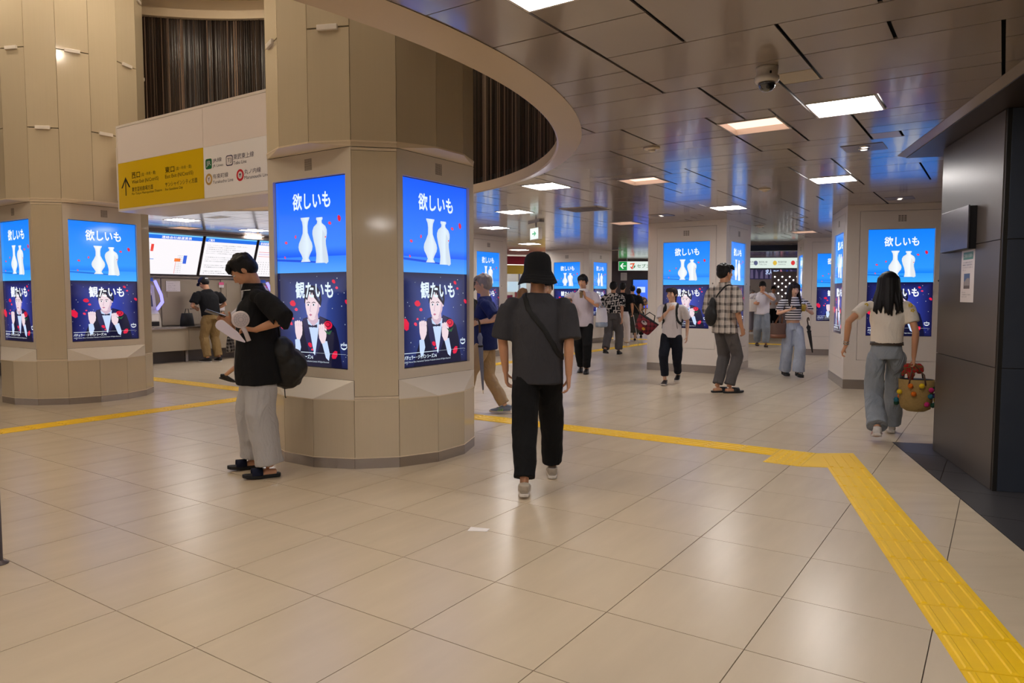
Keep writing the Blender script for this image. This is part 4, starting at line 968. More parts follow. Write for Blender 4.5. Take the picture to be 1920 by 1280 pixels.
# ---------------------------------------------------------------- people
def fabric(name, col, kind=None, c2=None, sc=1, rough=.85, wr=.35):
    if name in MATS: return MATS[name]
    m = bpy.data.materials.new(name); m.use_nodes = True; nt = m.node_tree; p = nt.nodes['Principled BSDF']; L = nt.links.new
    p.inputs['Roughness'].default_value = rough; p.inputs['Specular IOR Level'].default_value = .25; p.inputs['Base Color'].default_value = col
    tc = nt.nodes.new('ShaderNodeTexCoord')
    def N(t, **k):
        n = nt.nodes.new(t)
        for a, b in k.items(): setattr(n, a, b)
        return n
    def math_(op, a, b=None):
        n = N('ShaderNodeMath', operation=op)
        for i, v in enumerate((a, b)):
            if v is None: continue
            if isinstance(v, (int, float)): n.inputs[i].default_value = v
            else: L(v, n.inputs[i])
        return n.outputs[0]
    def mix(f, a, b):
        n = N('ShaderNodeMix', data_type='RGBA')
        if isinstance(f, float): n.inputs[0].default_value = f
        else: L(f, n.inputs[0])
        for i, v in ((6, a), (7, b)):
            if isinstance(v, tuple): n.inputs[i].default_value = v
            else: L(v, n.inputs[i])
        return n.outputs[2]
    sep = N('ShaderNodeSeparateXYZ'); L(tc.outputs['Object'], sep.inputs[0]); X, Y, Z = sep.outputs
    out = None
    if kind == 'stripes':
        s = math_('SINE', math_('MULTIPLY', Z, 2*PI/sc)); out = mix(math_('GREATER_THAN', s, .12), c2, col)
    elif kind == 'plaid':
        w_ = N('ShaderNodeTexNoise'); w_.inputs['Scale'].default_value = 9; L(tc.outputs['Object'], w_.inputs[0])
        wob = math_('MULTIPLY', w_.outputs[0], .03)
        hx = math_('ADD', math_('ADD', X, math_('MULTIPLY', Y, .9)), wob)
        a = math_('GREATER_THAN', math_('SINE', math_('MULTIPLY', hx, 2*PI/sc)), .35); b = math_('GREATER_THAN', math_('SINE', math_('MULTIPLY', math_('ADD', Z, wob), 2*PI/sc)), .35)
        a2 = math_('GREATER_THAN', math_('SINE', math_('MULTIPLY', hx, 4*PI/sc)), .93)
        f = math_('MULTIPLY', math_('ADD', math_('ADD', a, b), a2), .42)
        f = math_('MINIMUM', f, 1.0); out = mix(f, col, c2)
    elif kind == 'graphic':
        v = N('ShaderNodeTexVoronoi', distance='CHEBYCHEV', feature='DISTANCE_TO_EDGE' if False else 'F1'); v.inputs['Scale'].default_value = sc; L(tc.outputs['Object'], v.inputs[0])
        f = math_('GREATER_THAN', math_('SINE', math_('MULTIPLY', v.outputs['Distance'], 16)), .1); out = mix(f, col, c2)
    elif kind == 'wash':
        n = N('ShaderNodeTexNoise'); n.inputs['Scale'].default_value = 5; L(tc.outputs['Object'], n.inputs[0]); out = mix(n.outputs[0], col, c2)
    if out is not None: L(out, p.inputs['Base Color'])
    n1 = N('ShaderNodeTexNoise'); n1.inputs['Scale'].default_value = 9; n1.inputs['Detail'].default_value = 3; n1.inputs['Distortion'].default_value = 1.2
    mp = N('ShaderNodeMapping'); mp.inputs['Scale'].default_value = (1, 1, .45); L(tc.outputs['Object'], mp.inputs[0]); L(mp.outputs[0], n1.inputs[0])
    n2 = N('ShaderNodeTexNoise'); n2.inputs['Scale'].default_value = 700; L(tc.outputs['Object'], n2.inputs[0])
    b1 = N('ShaderNodeBump'); b1.inputs['Strength'].default_value = wr; b1.inputs['Distance'].default_value = .05; L(n1.outputs[0], b1.inputs['Height'])
    b2 = N('ShaderNodeBump'); b2.inputs['Strength'].default_value = .12; b2.inputs['Distance'].default_value = .002; L(n2.outputs[0], b2.inputs['Height']); L(b1.outputs[0], b2.inputs['Normal']); L(b2.outputs[0], p.inputs['Normal'])
    MATS[name] = m; return m
def skinm(name, col):
    m = mat(name, col, .5, spec=.35, var=.05, vscale=14, bump=.04, bscale=200); p = m.node_tree.nodes['Principled BSDF']
    p.inputs['Subsurface Weight'].default_value = .12; p.inputs['Subsurface Radius'].default_value = (.02, .008, .004); return m
SKIN = skinm('skin', rgb(206, 152, 118)); SKIN2 = skinm('skin_fair', rgb(222, 178, 150))
def hairm(name, col): return mat(name, col, .5, spec=.28, var=.25, vscale=120, stretch=(1, 1, .12), bump=.3, bscale=160, brushed=(1, 1, .1))
HAIR = hairm('hair_black', rgb(22, 19, 19)); HAIRG = hairm('hair_grey', rgb(150, 142, 140)); HAIRB = hairm('hair_brown', rgb(104, 72, 44)); HAIRD = hairm('hair_dark_brown', rgb(38, 28, 26))
EYEW = mat('eye_white', rgb(232, 228, 224), .2); IRIS = mat('iris', rgb(34, 22, 16), .15); LIPS = mat('lips', rgb(170, 96, 88), .45); BROW = mat('brow', rgb(28, 22, 20), .8)

def folds(o, strength=.012, scale=.16):
    tx = bpy.data.textures.get('fold%d' % int(scale*1000)) or bpy.data.textures.new('fold%d' % int(scale*1000), 'CLOUDS'); tx.noise_scale = scale; tx.noise_depth = 1
    d = o.modifiers.new('folds', 'DISPLACE'); d.texture = tx; d.strength = strength; d.mid_level = .5; d.texture_coords = 'LOCAL'
def soft(mb, name, m, parent, vox=.012, smooth=4, fold=0, fscale=.16, dec=None, label=None):
    o = mb.build(name, m, parent, True)
    r = o.modifiers.new('r', 'REMESH'); r.mode = 'VOXEL'; r.voxel_size = vox; r.use_smooth_shade = True
    if smooth: s = o.modifiers.new('s', 'SMOOTH'); s.iterations = smooth; s.factor = .5
    if fold: folds(o, fold, fscale)
    if dec: d = o.modifiers.new('d', 'DECIMATE'); d.ratio = dec
    if label: o['label'] = label
    return o
def ik(a, b, l1, l2, pole):
    a, b, pole = Vector(a), Vector(b), Vector(pole); d = b-a; L = d.length
    if L > (l1+l2)*.995: b = a+d*((l1+l2)*.995/L); d = b-a; L = d.length
    if L < abs(l1-l2)*1.05+.01: L = abs(l1-l2)*1.05+.01
    t = d.normalized(); p = pole-t*pole.dot(t)
    p = p.normalized() if p.length > 1e-5 else Vector((0, 1, 0))
    x = (l1*l1-l2*l2+L*L)/(2*L); h = math.sqrt(max(l1*l1-x*x, 0))
    return a+t*x+p*h, b
def hand(mb, w_, d, n, s, curl=.5, spread=1.0, side=1, R_=.0088):
    # wrist, finger direction, palm normal (palm faces n), scale, thumb on +side of (d x n)
    d = d.normalized(); n = (n-d*n.dot(d)).normalized(); x = d.cross(n)*side
    def tb(pts, rs): mb.tube([(p, r) for p, r in zip(pts, rs)], 8, True, None, tuple(x))
    mb.tube([(w_-d*.02*s, .024*s, .019*s), (w_+d*.015*s, .027*s, .018*s), (w_+d*.05*s, .037*s, .016*s), (w_+d*.085*s, .039*s, .014*s), (w_+d*.093*s, .03*s, .01*s)], 10, True, None, tuple(x))
    for i, (off, L, tw) in enumerate(((.030, .070, .10), (.010, .079, .03), (-.010, .073, -.04), (-.029, .056, -.12))):
        p = w_+d*(.080*s)+x*(off*s*spread); dir_ = (d+x*tw*spread).normalized(); pts = [p]; rs = [R_*s*1.08]
        for j, fr in enumerate((.46, .30, .24)):
            an = curl*(.75 if j == 0 else 1.0)*1.1*(1+.12*i)*(.6 if j == 0 else 1)
            ax = dir_.cross(n)
            dir_ = (dir_*math.cos(an)+n.normalized()*math.sin(an)).normalized() if j == 0 else (Quaternion(ax.normalized(), an) @ dir_)
            p = p+dir_*(L*fr*s); pts.append(p); rs.append(R_*s*(1-.1*(j+1)))
        tb(pts, rs)
    p = w_+d*.022*s+x*.026*s; dir_ = (d*.72+x*.62+n*.25).normalized(); pts = [p]; rs = [.0125*s]
    for j, fr in enumerate((.040, .030, .024)):
        pts.append(pts[-1]+dir_*fr*s); rs.append(.0105*s-.0008*j); dir_ = (dir_+(n*.35-x*.35)*(.3+curl*.6)).normalized()
    tb(pts, rs)
SHIRT = {}
def person(label, x, y, heading, H, feet, hands, lean=0, bend=None, hp=0, hy=0, female=False, skin=None, shirt=None, pants=None, shoes=None, hair=None,
           vox=.012, group=None, arms=None, curl=(.5, .5), palm=((1, 0, 0), (-1, 0, 0)), face=True, hipz=None, twist=0, footyaw=(0, 0), shw=None, hiddenlegs=False, swayx=0, tors=0, hd=(None, None)):
    """local frame: +x the person's right, +y forward, z up; index 0 = left limb, 1 = right limb"""
    skin = skin or SKIN
    t = thing('person', label, 'person', (x, y, 0), -rad(heading), group)
    s = H/1.70
    vb = max(.0052, vox*.72)
    hz = hipz or .525*H
    P = Vector((swayx, 0, hz)); la = rad(lean)
    sp = Vector((0, math.sin(la), math.cos(la)))
    Cc = P+sp*(.30*H*.62); la2 = la*1.2; sp2 = Vector((0, math.sin(la2), math.cos(la2)))
    Nk = P+Vector((0, math.sin(la), math.cos(la)))*.16*H+sp2*.150*H
    sw = (shw or (.108 if female else .118))*H; tw = rad(twist)
    shx = Vector((math.cos(tw), math.sin(tw), 0))
    Sh = [Nk-shx*sw-sp2*.022*H, Nk+shx*sw-sp2*.022*H]
    hw = (.052 if female else .048)*H
    hips = [P+Vector((-hw, 0, 0)), P+Vector((hw, 0, 0))]
    kn, an = [], []
    for i in range(2):
        fx, fy, fz = feet[i]; A = Vector((fx, fy-.0, fz+.045*H))
        k, A2 = ik(hips[i], A, .245*H, .245*H, Vector((0, 1, 0))+Vector(((-.12 if i == 0 else .12), 0, 0))); kn.append(k); an.append(A2)
    el, wr = [], []
    for i in range(2):
        pole = Vector(arms[i]) if arms else Vector(((-.35 if i == 0 else .35), -1, -.2))
        e, w2 = ik(Sh[i], Vector(hands[i]), .172*H, .148*H, pole); el.append(e); wr.append(w2)
    # ---- head frame
    hr = Matrix.Rotation(-rad(hy), 3, 'Z') @ Matrix.Rotation(-rad(hp), 3, 'X')
    hs = s*(1.0 if not female else .97)*(1.04 if H < 1.6 else 1.0)
    nb = Nk+sp2*.012*H
    Hc = nb+Vector((0, .018*s, 0))+sp2*(.046*H)+hr @ Vector((0, .0, .066*s))-Vector((0, 0, .012*s))
    def hh(a, b, c): return Hc+hr @ (Vector((a, b, c))*hs)
    b = MB(); E_ = lambda c, r: b.ell(hh(*c), tuple(v*hs for v in r), hr)
    E_((0, -.012, .028), (.074, .092, .083)); E_((0, .024, -.026), (.060, .064, .082)); E_((0, .052, -.082), (.026, .026, .022)); E_((0, .066, .03), (.05, .022, .02))
    E_((.036, .056, -.02), (.026, .024, .03)); E_((-.036, .056, -.02), (.026, .024, .03)); E_((.078, -.006, -.006), (.011, .02, .031)); E_((-.078, -.006, -.006), (.011, .02, .031))
    b.tube([(hh(0, .080, .018), .008*hs), (hh(0, .094, -.008), .0095*hs), (hh(0, .102, -.026), .013*hs), (hh(0, .086, -.034), .012*hs)], 8)
    E_((0, .080, -.056), (.021, .012, .010))
    b.tube([(Nk-sp2*.06*H, .075*s, .06*s), (Nk-sp2*.01*H, .060*s, .056*s), (nb+sp2*.02*H, .052*s, .055*s), (hh(0, -.012, -.05), .050*s, .054*s), (hh(0, -.01, 0), .05*s, .05*s)], 14)
    # torso and limbs under the clothes
    b.tube([(P-Vector((0, 0, .03)), .13*s, .08*s), (P+sp*.09*H, .115*s, .08*s), (Cc, .135*s, .085*s), (Nk-sp2*.055*H, .13*s, .075*s), (Nk-sp2*.005*H, .07*s, .06*s)], 14)
    for i in range(2):
        sg = -1 if i == 0 else 1; S_, e, w2 = Sh[i], el[i], wr[i]; fm = .88 if female else 1.0
        b.tube([(S_-shx*sg*.05*s-sp2*.03*s, .030*s), (S_-sp2*.028*s, .034*s*fm), (S_.lerp(e, .35), .043*s*fm), (S_.lerp(e, .8), .037*s*fm), (e, .036*s*fm), (e.lerp(w2, .25), .037*s*fm), (e.lerp(w2, .65), .030*s*fm), (w2, .0235*s*fm, .021*s*fm)], 12)
        dd = hd[i] if hd[i] is not None else (w2-e); hand(b, w2, Vector(dd), Vector(palm[i]), s*(.92 if female else 1.0), curl[i], 1.0, sg, R_=max(.0088, vb*1.25))
        h_, k_, a_ = hips[i], kn[i], an[i]
        b.tube([(h_, .058*s), (h_.lerp(k_, .5), .054*s), (k_, .044*s), (k_.lerp(a_, .3), .044*s), (k_.lerp(a_, .75), .034*s), (a_, .031*s)], 12)
        fy_ = rad(footyaw[i]); fd = Vector((math.sin(fy_), math.cos(fy_), 0))
        tip = feet[i][2]
        tilt = min(tip*3.2, 1.1) if tip > .01 else 0      # raised foot: heel up, toe low
        fd = Vector((fd.x*math.cos(tilt), fd.y*math.cos(tilt), -math.sin(tilt))); up = Vector((0, 0, 1)); fup = (up-fd*up.dot(fd)).normalized()
        sole = a_-fup*.045*H
        b.tube([(sole-fd*.045*s+fup*.03*s, .03*s, .028*s), (sole+fd*.03*s+fup*.035*s, .034*s, .032*s), (sole+fd*.09*s+fup*.022*s, .042*s, .020*s), (sole+fd*.145*s+fup*.014*s, .042*s, .013*s), (sole+fd*.175*s+fup*.012*s, .030*s, .010*s)], 10, True, None, (1, 0, 0))
        # shoes
        if shoes:
            sh = dict(shoes); L0, L1 = -.075*s, (.20*s if not female else .185*s); W0 = .050*s if not female else .044*s
            def F(u, v, z): 
                rt = fd.cross(fup); return sole+fd*v+rt*u+fup*z
            st_h = sh.get('sole_h', .026); out = [(0, L0, ), ]
            prof_ = [(0, -.078), (.030, -.070), (.037, -.03), (.035, .02), (.046, .09), (.047, .13), (.036, .175), (.015, .198), (-.012, .20), (-.036, .18), (-.046, .13), (-.042, .07), (-.033, .02), (-.036, -.03), (-.030, -.07)]
            prof_ = [(u*s*(1 if i else -1), v*s) for u, v in prof_]
            so_ = MB(); n_ = len(prof_)
            so_.v = [F(u, v, z-.004+ (.012*max(0, v/(.2*s))**3)) for z in (.004, st_h) for u, v in prof_]
            so_.f = [tuple(range(n_)), tuple(range(2*n_-1, n_-1, -1))]+[(k, n_+k, n_+(k+1) % n_, (k+1) % n_) for k in range(n_)]; so_.c = [None]*len(so_.f)
            if sh.get('type') == 'sandal':
                so = so_.build('sandal_sole', sh['sole'], t); bevel(so, .004)
                up_ = MB(); 
                for (v0, v1, h_) in sh.get('straps', ((.055, .135, .052),)):
                    m0 = (v0+v1)/2
                    for v_ in (0,):
                        N_ = 10; ring_ = []
                        for k in range(N_+1):
                            th = PI*k/N_; ring_.append((.049*s*math.cos(th), st_h-.004+h_*s*math.sin(th)))
                        for vv in (v0*s, v1*s):
                            for r_ in (1, .93): up_.v += [F(u*r_, vv, st_h+(z-st_h)*r_) for u, z in ring_]
                        M_ = N_+1
                        base_ = len(up_.v)-4*M_
                        for k in range(N_):
                            up_.f += [(base_+k, base_+k+1, base_+2*M_+k+1, base_+2*M_+k), (base_+M_+k, base_+3*M_+k, base_+3*M_+k+1, base_+M_+k+1), (base_+k, base_+M_+k, base_+M_+k+1, base_+k+1), (base_+2*M_+k, base_+2*M_+k+1, base_+3*M_+k+1, base_+3*M_+k)]
                up_.c = [None]*len(up_.f); up_.build('sandal_strap', sh['mat'], t, True)
            else:
                sho = MB()
                sho.tube([(F(0, -.066*s, .045*s), .028*s, .034*s), (F(0, -.03*s, .05*s), .040*s, .045*s), (F(0, .02*s, .046*s), .040*s, .044*s), (F(0, .07*s, .036*s), .044*s, .034*s), (F(0, .125*s, .028*s), .047*s, .026*s), (F(0, .17*s, .024*s), .038*s, .022*s), (F(0, .19*s, .022*s), .02*s, .015*s)], 14, True, None, (1, 0, 0))
                sho.tube([(F(0, -.03*s, .05*s), .037*s, .045*s), (F(0, -.035*s, sh.get('collar', .085)*s), .038*s, .044*s)], 12)
                so = soft(sho, 'shoe', sh['mat'], t, max(.006, vox*.7), 2)
                sol = so_.build('sole', sh['sole'], so); bevel(sol, .005)
                if sh.get('accent') and vox < .0125:
                    for k in range(3):
                        for sd in (-1, 1):
                            v_ = (.03+.024*k)*s; ac = MB(); ac.add([F(sd*.044*s, v_, .024*s), F(sd*.047*s, v_+.014*s, .024*s), F(sd*.036*s, v_-.004*s, .062*s), F(sd*.034*s, v_-.016*s, .062*s)], [(0, 1, 2, 3)]); ac.build('stripe', sh['accent'], so)
                if vox < .011:
                    lc = MB()
                    for k in range(4): lc.box((-.02*s, -.003, -.002), (.02*s, .003, .003), xf=lambda v, k=k: F(v[0], v[1]+(.05+.022*k)*s, v[2]+(.082-.009*k)*s))
                    lc.build('laces', sh.get('lace', sh['sole']), so)
    soft(b, 'body', skin, t, vb, 2)
    if face:
        for sg in (-1, 1):
            m_ = MB(); m_.ell(hh(sg*.030, .0745, .010), (.0125*hs, .0105*hs, .0072*hs), hr, 10, 6); eo = m_.build('eye', EYEW, t, True)
            m_ = MB(); m_.ell(hh(sg*.030, .0815, .010), (.0056*hs, .0042*hs, .0056*hs), hr, 8, 6); m_.build('iris', IRIS, eo, True)
            m_ = MB(); m_.tube([(hh(sg*.014, .0875, .030), .003*hs), (hh(sg*.03, .0865, .034), .0038*hs), (hh(sg*.047, .075, .029), .002*hs)], 6); m_.build('eyebrow', BROW, t, True)
        m_ = MB(); m_.ell(hh(0, .0875, -.0555), (.019*hs, .006*hs, .0055*hs), hr, 12, 6); m_.build('lips', LIPS, t, True)
    # ---- trousers / skirt
    pw = pants or {}
    if pw:
        b = MB(); ra = pw.get('waist', .16)*s; wz = pw.get('top', .075)*H; thg, kne, hem = pw.get('r', (.095, .075, .07)); hl = pw.get('hem', .03)
        W0 = P+sp*wz
        if pw.get('skirt'):
            z_ = pw['skirt']*H; lx = (an[0]+an[1])/2; bt = Vector((lx.x, lx.y*.6, z_)); r2 = pw.get('rs', .24)*s
            b.tube([(W0, ra, ra*.72), (P-Vector((0, 0, .03)), ra*1.22, ra*.95), (P.lerp(bt, .5), (ra*1.25+r2)/2, (ra+r2*.9)/2), (bt, r2, r2*.85)], 24)
        else:
            b.tube([(W0+sp*.01, ra*.90, ra*.58), (W0, ra*.92, ra*.60), (P+sp*.01, ra*1.06, ra*pw.get('hipd', .72)), (P-Vector((0, 0, .05*s)), ra*1.04, ra*(pw.get('hipd', .72)+.02))], 20)
            for i in range(2):
                h_, k_, a_ = hips[i], kn[i], an[i]; end = a_+(k_-a_).normalized()*hl*H-Vector((0, 0, pw.get('drop', 0)))
                hs0 = h_+Vector((0, 0, .0))
                b.tube([(hs0+Vector((0, -.002, .0)), thg*s*.78, thg*s*.80), (h_.lerp(k_, .13), thg*s*.93, thg*s*.98), (h_.lerp(k_, .32), thg*s*.97), (h_.lerp(k_, .7), (thg+kne)/2*s), (k_, kne*s), (k_.lerp(end, .5), (kne+hem)/2*s), (k_.lerp(end, .9), hem*s), (end, hem*s*1.0, hem*s*1.06)], 16)
        o = soft(b, pw.get('name', 'trousers'), pw['mat'], t, vox, 4, pw.get('fold', .02), pw.get('fs', .14))
        if pw.get('belt'):
            m_ = MB(); m_.tube([(W0-sp*.045, ra*1.06, ra*.80), (W0-sp*.012, ra*1.035, ra*.76)], 28); m_.build('belt', pw['belt'], o, True)
    # ---- shirt
    sd = shirt or {}
    if sd:
        b = MB(); hemz = sd.get('hem', .46)*H; wb = sd.get('w', (.20, .185, .185)); hr_ = sd.get('depth', .78); sl_ = sd.get('sleeve', .55); sr0, sr1 = sd.get('sr', (.075, .085))
        f_ = (P.z-hemz)/1.0; HB = P+sp*((hemz-P.z)/max(math.cos(la), .3)) if hemz > P.z else P+Vector((0, 0, hemz-P.z))
        top = Nk-sp2*.012*H
        for a_, b_2 in ((0, 0),):
            side = tuple(shx)
            b.tube([(HB, wb[2]*s, wb[2]*s*hr_), (HB.lerp(Cc, .3), (wb[2]*.7+wb[1]*.3)*s, (wb[2]*.7+wb[1]*.3)*s*hr_), (HB.lerp(Cc, .7), wb[1]*s, wb[1]*s*hr_), (Cc, wb[0]*s*.98, wb[0]*s*hr_*.92), (Nk-sp2*.075*H, wb[0]*s*.95, wb[0]*s*hr_*.8),
                    (Nk-sp2*.035*H, wb[0]*s*.80, .085*s), (Nk-sp2*.014*H, .132*s, .084*s), (Nk+sp2*.008*H, sd.get('neck', .078)*s, .072*s)], 24, True, None, side)
        for i in range(2):
            S_, e, w2 = Sh[i], el[i], wr[i]; sg = -1 if i == 0 else 1
            pts = []; up = min(sl_, 1.0)
            for k, fr in enumerate((0, .3, .65, 1.0)):
                pts.append((S_.lerp(e, fr*up), sr0+(sr1-sr0)*fr))
            if sl_ > 1: pts.append((e.lerp(w2, sl_-1), sr1))
            ud = (e-S_).normalized(); b.ell(S_-shx*sg*.018*s-sp2*.026*s, (max(sr0*.84, .060)*s, max(sr0*.82, .060)*s, max(sr0*.62, .050)*s)); pts[0] = (S_+ud*.035*s-shx*sg*.004*s, sr0*.93)
            b.tube([(p, r*s, r*s*.94) for p, r in pts], 18)
        so = soft(b, sd.get('name', 'shirt'), sd['mat'], t, vox, 4, sd.get('fold', .018), sd.get('fs', .15)); SHIRT[t.name] = so
        if sd.get('collar'):
            m_ = MB(); m_.tube([(Nk-sp2*.004*H+Vector((0, .008, 0)), .088*s, .082*s), (Nk+sp2*.022*H+Vector((0, .004, 0)), .072*s, .070*s)], 20, False); m_.tube([(Nk+sp2*.022*H+Vector((0, .004, 0)), .072*s, .070*s), (Nk-sp2*.008*H+Vector((0, .006, 0)), .098*s, .090*s)], 20, False)
            c_ = m_.build('collar', sd['collar'], so, True)
        if sd.get('trim'):
            m_ = MB(); m_.tube([(Nk-sp2*.0045*H+Vector((0, .006, 0)), .0965*s, .0885*s), (Nk-sp2*.0075*H+Vector((0, .006, 0)), .0995*s, .0915*s)], 24, False); m_.build('collar_stripe', sd['trim'], so, True)
    # ---- hair and hats
    hd_ = hair or {}
    if hd_:
        b = MB(); k_ = hd_.get('kind', 'short'); E_ = lambda c, r: b.ell(hh(*c), tuple(v*hs for v in r), hr); hm = hd_.get('mat', HAIR); rr_ = random.Random(int(x*100))
        v = hd_.get('v', 0)
        if k_ != 'none':
            E_((0, -.022, .046), (.085, .098, .082)); E_((0, -.05, .0), (.078, .066, .075)); E_((0, .03, .085), (.066, .058, .034))
            for sg in (-1, 1): E_((sg*.066, -.02, .02), (.022, .058, .055))
            if k_ in ('short', 'bob', 'long', 'pony'):
                for j in range(7):
                    u = -.054+.018*j; b.tube([(hh(u*.9, .05, .10), .016*hs), (hh(u, .082, .075), .016*hs), (hh(u*1.08, .092, .048+.012*abs(j-3)/3*-1), .009*hs)], 7)
            if k_ in ('short', 'crop') and not hd_.get('hat'):
                for j in range(26):
                    th = rr_.uniform(0, 2*PI); ph = rr_.uniform(.1, 1.25); d_ = Vector((math.sin(ph)*math.cos(th), math.sin(ph)*math.sin(th), math.cos(ph)))
                    c = Vector((0, -.018, .042))+Vector((d_.x*.08, d_.y*.092, d_.z*.078)); b.ell(hh(*c), (.02*hs, .02*hs, .018*hs), hr, 8, 6)
            if k_ in ('long', 'bob'):
                Lh = hd_.get('len', .34)
                for j in range(15):
                    th = rad(-212+j*(244/14.)); cx, cy = .078*math.cos(th), -.018+.085*math.sin(th)
                    if cy > .045: continue
                    wob = rr_.uniform(-.012, .012); LL = Lh*rr_.uniform(.88, 1.05)
                    p00 = hh(cx*.55, cy*.6-.01, .098); p0 = hh(cx*1.0, cy*1.0, .05); p1 = hh(cx*1.12, cy*1.12-.004, -.06)
                    down = Vector((0, 0, -1)); o2 = (p1-hh(0, -.01, -.06)); o2.z = 0; o2 = o2.normalized() if o2.length > 0 else Vector((0, -1, 0))
                    p2 = p1+down*LL*.45+o2*.022+Vector((wob, 0, 0)); p3 = p1+down*LL*.8+o2*.036+Vector((wob*2, 0, 0)); p4 = p1+down*LL+o2*.03
                    b.tube([(p00, .018*hs), (p0, .026*hs), (p1, .027*hs), (p2, .026*hs), (p3, .02*hs), (p4, .006*hs)], 8)
            if k_ == 'pony':
                p0 = hh(0, -.10, .03); b.tube([(p0, .022*hs), (p0+Vector((0, -.04, -.02)), .028*hs), (p0+Vector((.01, -.06, -.12)), .024*hs), (p0+Vector((.01, -.05, -.22)), .007*hs)], 10)
            if k_ == 'bun': b.ell(hh(0, -.10, .06), .04*hs)
            soft(b, 'hair', hm, t, max(.006, vox*.7), 2)
        if hd_.get('hat') == 'bucket':
            m_ = MB(); prof = [(.150, -.070), (.149, -.066), (.124, -.012), (.108, .016), (.105, .028), (.103, .082), (.096, .116), (.082, .138), (.056, .154), (.028, .161), (.002, .163)]
            seg = 40
            for r, z in prof:
                for k in range(seg):
                    a = 2*PI*k/seg; wv = .007*math.sin(3*a+1)*(r/.142)**4; m_.v.append(hh(r*math.cos(a)*.96, -.01+r*math.sin(a)*1.04, z+wv))
            inn = [(.144, -.067), (.102, .016)]
            for r, z in inn:
                for k in range(seg): a = 2*PI*k/seg; wv = .007*math.sin(3*a+1)*(r/.142)**4; m_.v.append(hh(r*math.cos(a)*.96, -.01+r*math.sin(a)*1.04, z+wv-.004))
            n = len(prof); m_.f = [(i*seg+k, i*seg+(k+1) % seg, (i+1)*seg+(k+1) % seg, (i+1)*seg+k) for i in range(n-1) for k in range(seg)]
            m_.f += [(n*seg+k, (n+1)*seg+k, (n+1)*seg+(k+1) % seg, n*seg+(k+1) % seg) for k in range(seg)]+[(k, n*seg+k, n*seg+(k+1) % seg, (k+1) % seg) for k in range(seg)]
            m_.c = [None]*len(m_.f); o = m_.build('bucket_hat', hd_['hatmat'], t, True)
            m_ = MB()
            for q in range(3):
                rr2 = .1425-.0095*q; zz = -.065+.0205*q+.010
                m_.tube([(hh(rr2*math.cos(2*PI*k/48)*.970, -.01+rr2*math.sin(2*PI*k/48)*1.045, zz+.002+.007*math.sin(3*2*PI*k/48+1)*(rr2/.142)**4), .0009) for k in range(49)], 5)
            m_.build('brim_stitching', mat('stitch', rgb(40, 40, 44), .8), o, kind='stuff')
        if hd_.get('hat') == 'cap':
            m_ = MB(); m_.ell(hh(0, -.012, .052), (.088*hs, .102*hs, .078*hs), hr, 20, 12); m_.v = [v_ for v_ in m_.v]
            o = m_.build('cap', hd_['hatmat'], t, True)
            m_ = MB(); 
            vs = [hh(.072*math.cos(a), .07+.085*max(math.sin(a), 0), .055-.012*math.sin(a)) for a in [PI*k/10 for k in range(11)]]; vs2 = [v_-hr @ Vector((0, 0, .006)) for v_ in vs]; n = 11
            m_.v = vs+vs2; m_.f = [tuple(range(n)), tuple(range(2*n-1, n-1, -1))]+[(k, n+k, n+(k+1) % n, (k+1) % n) for k in range(n)]; m_.c = [None]*len(m_.f); m_.build('brim', hd_['hatmat'], o)
            m_ = MB(); m_.box((-.035, -.118, .028), (.035, -.108, .045), xf=lambda v: hh(*v)); m_.build('back_label', mat('label_white', rgb(225, 225, 230), .6), o)
        if hd_.get('mask'):
            m_ = MB(); m_.ell(hh(0, .066, -.05), (.05*hs, .035*hs, .045*hs), hr, 14, 8); m_.build('face_mask', hd_['mask'], t, True)
        if hd_.get('glasses'):
            m_ = MB()
            for sg in (-1, 1):
                m_.tube([(hh(sg*.031+.021*math.cos(a), .098, .008+.017*math.sin(a)), .0018) for a in [2*PI*k/16 for k in range(17)]], 5)
                m_.tube([(hh(sg*.052, .096, .012), .0016), (hh(sg*.08, .0, .006), .0016)], 5)
            m_.build('glasses', mat('glasses_frame', rgb(60, 50, 46), .3), t, True)
    return dict(root=t, Sh=Sh, el=el, wr=wr, Nk=Nk, P=P, Cc=Cc, Hc=Hc, s=s, M=Matrix.Translation((x, y, 0)) @ Matrix.Rotation(-rad(heading), 4, 'Z'), an=an, kn=kn, hh=hh, sp=sp, sp2=sp2)
def W(pr_, p): v = pr_['M'] @ Vector(p); return v
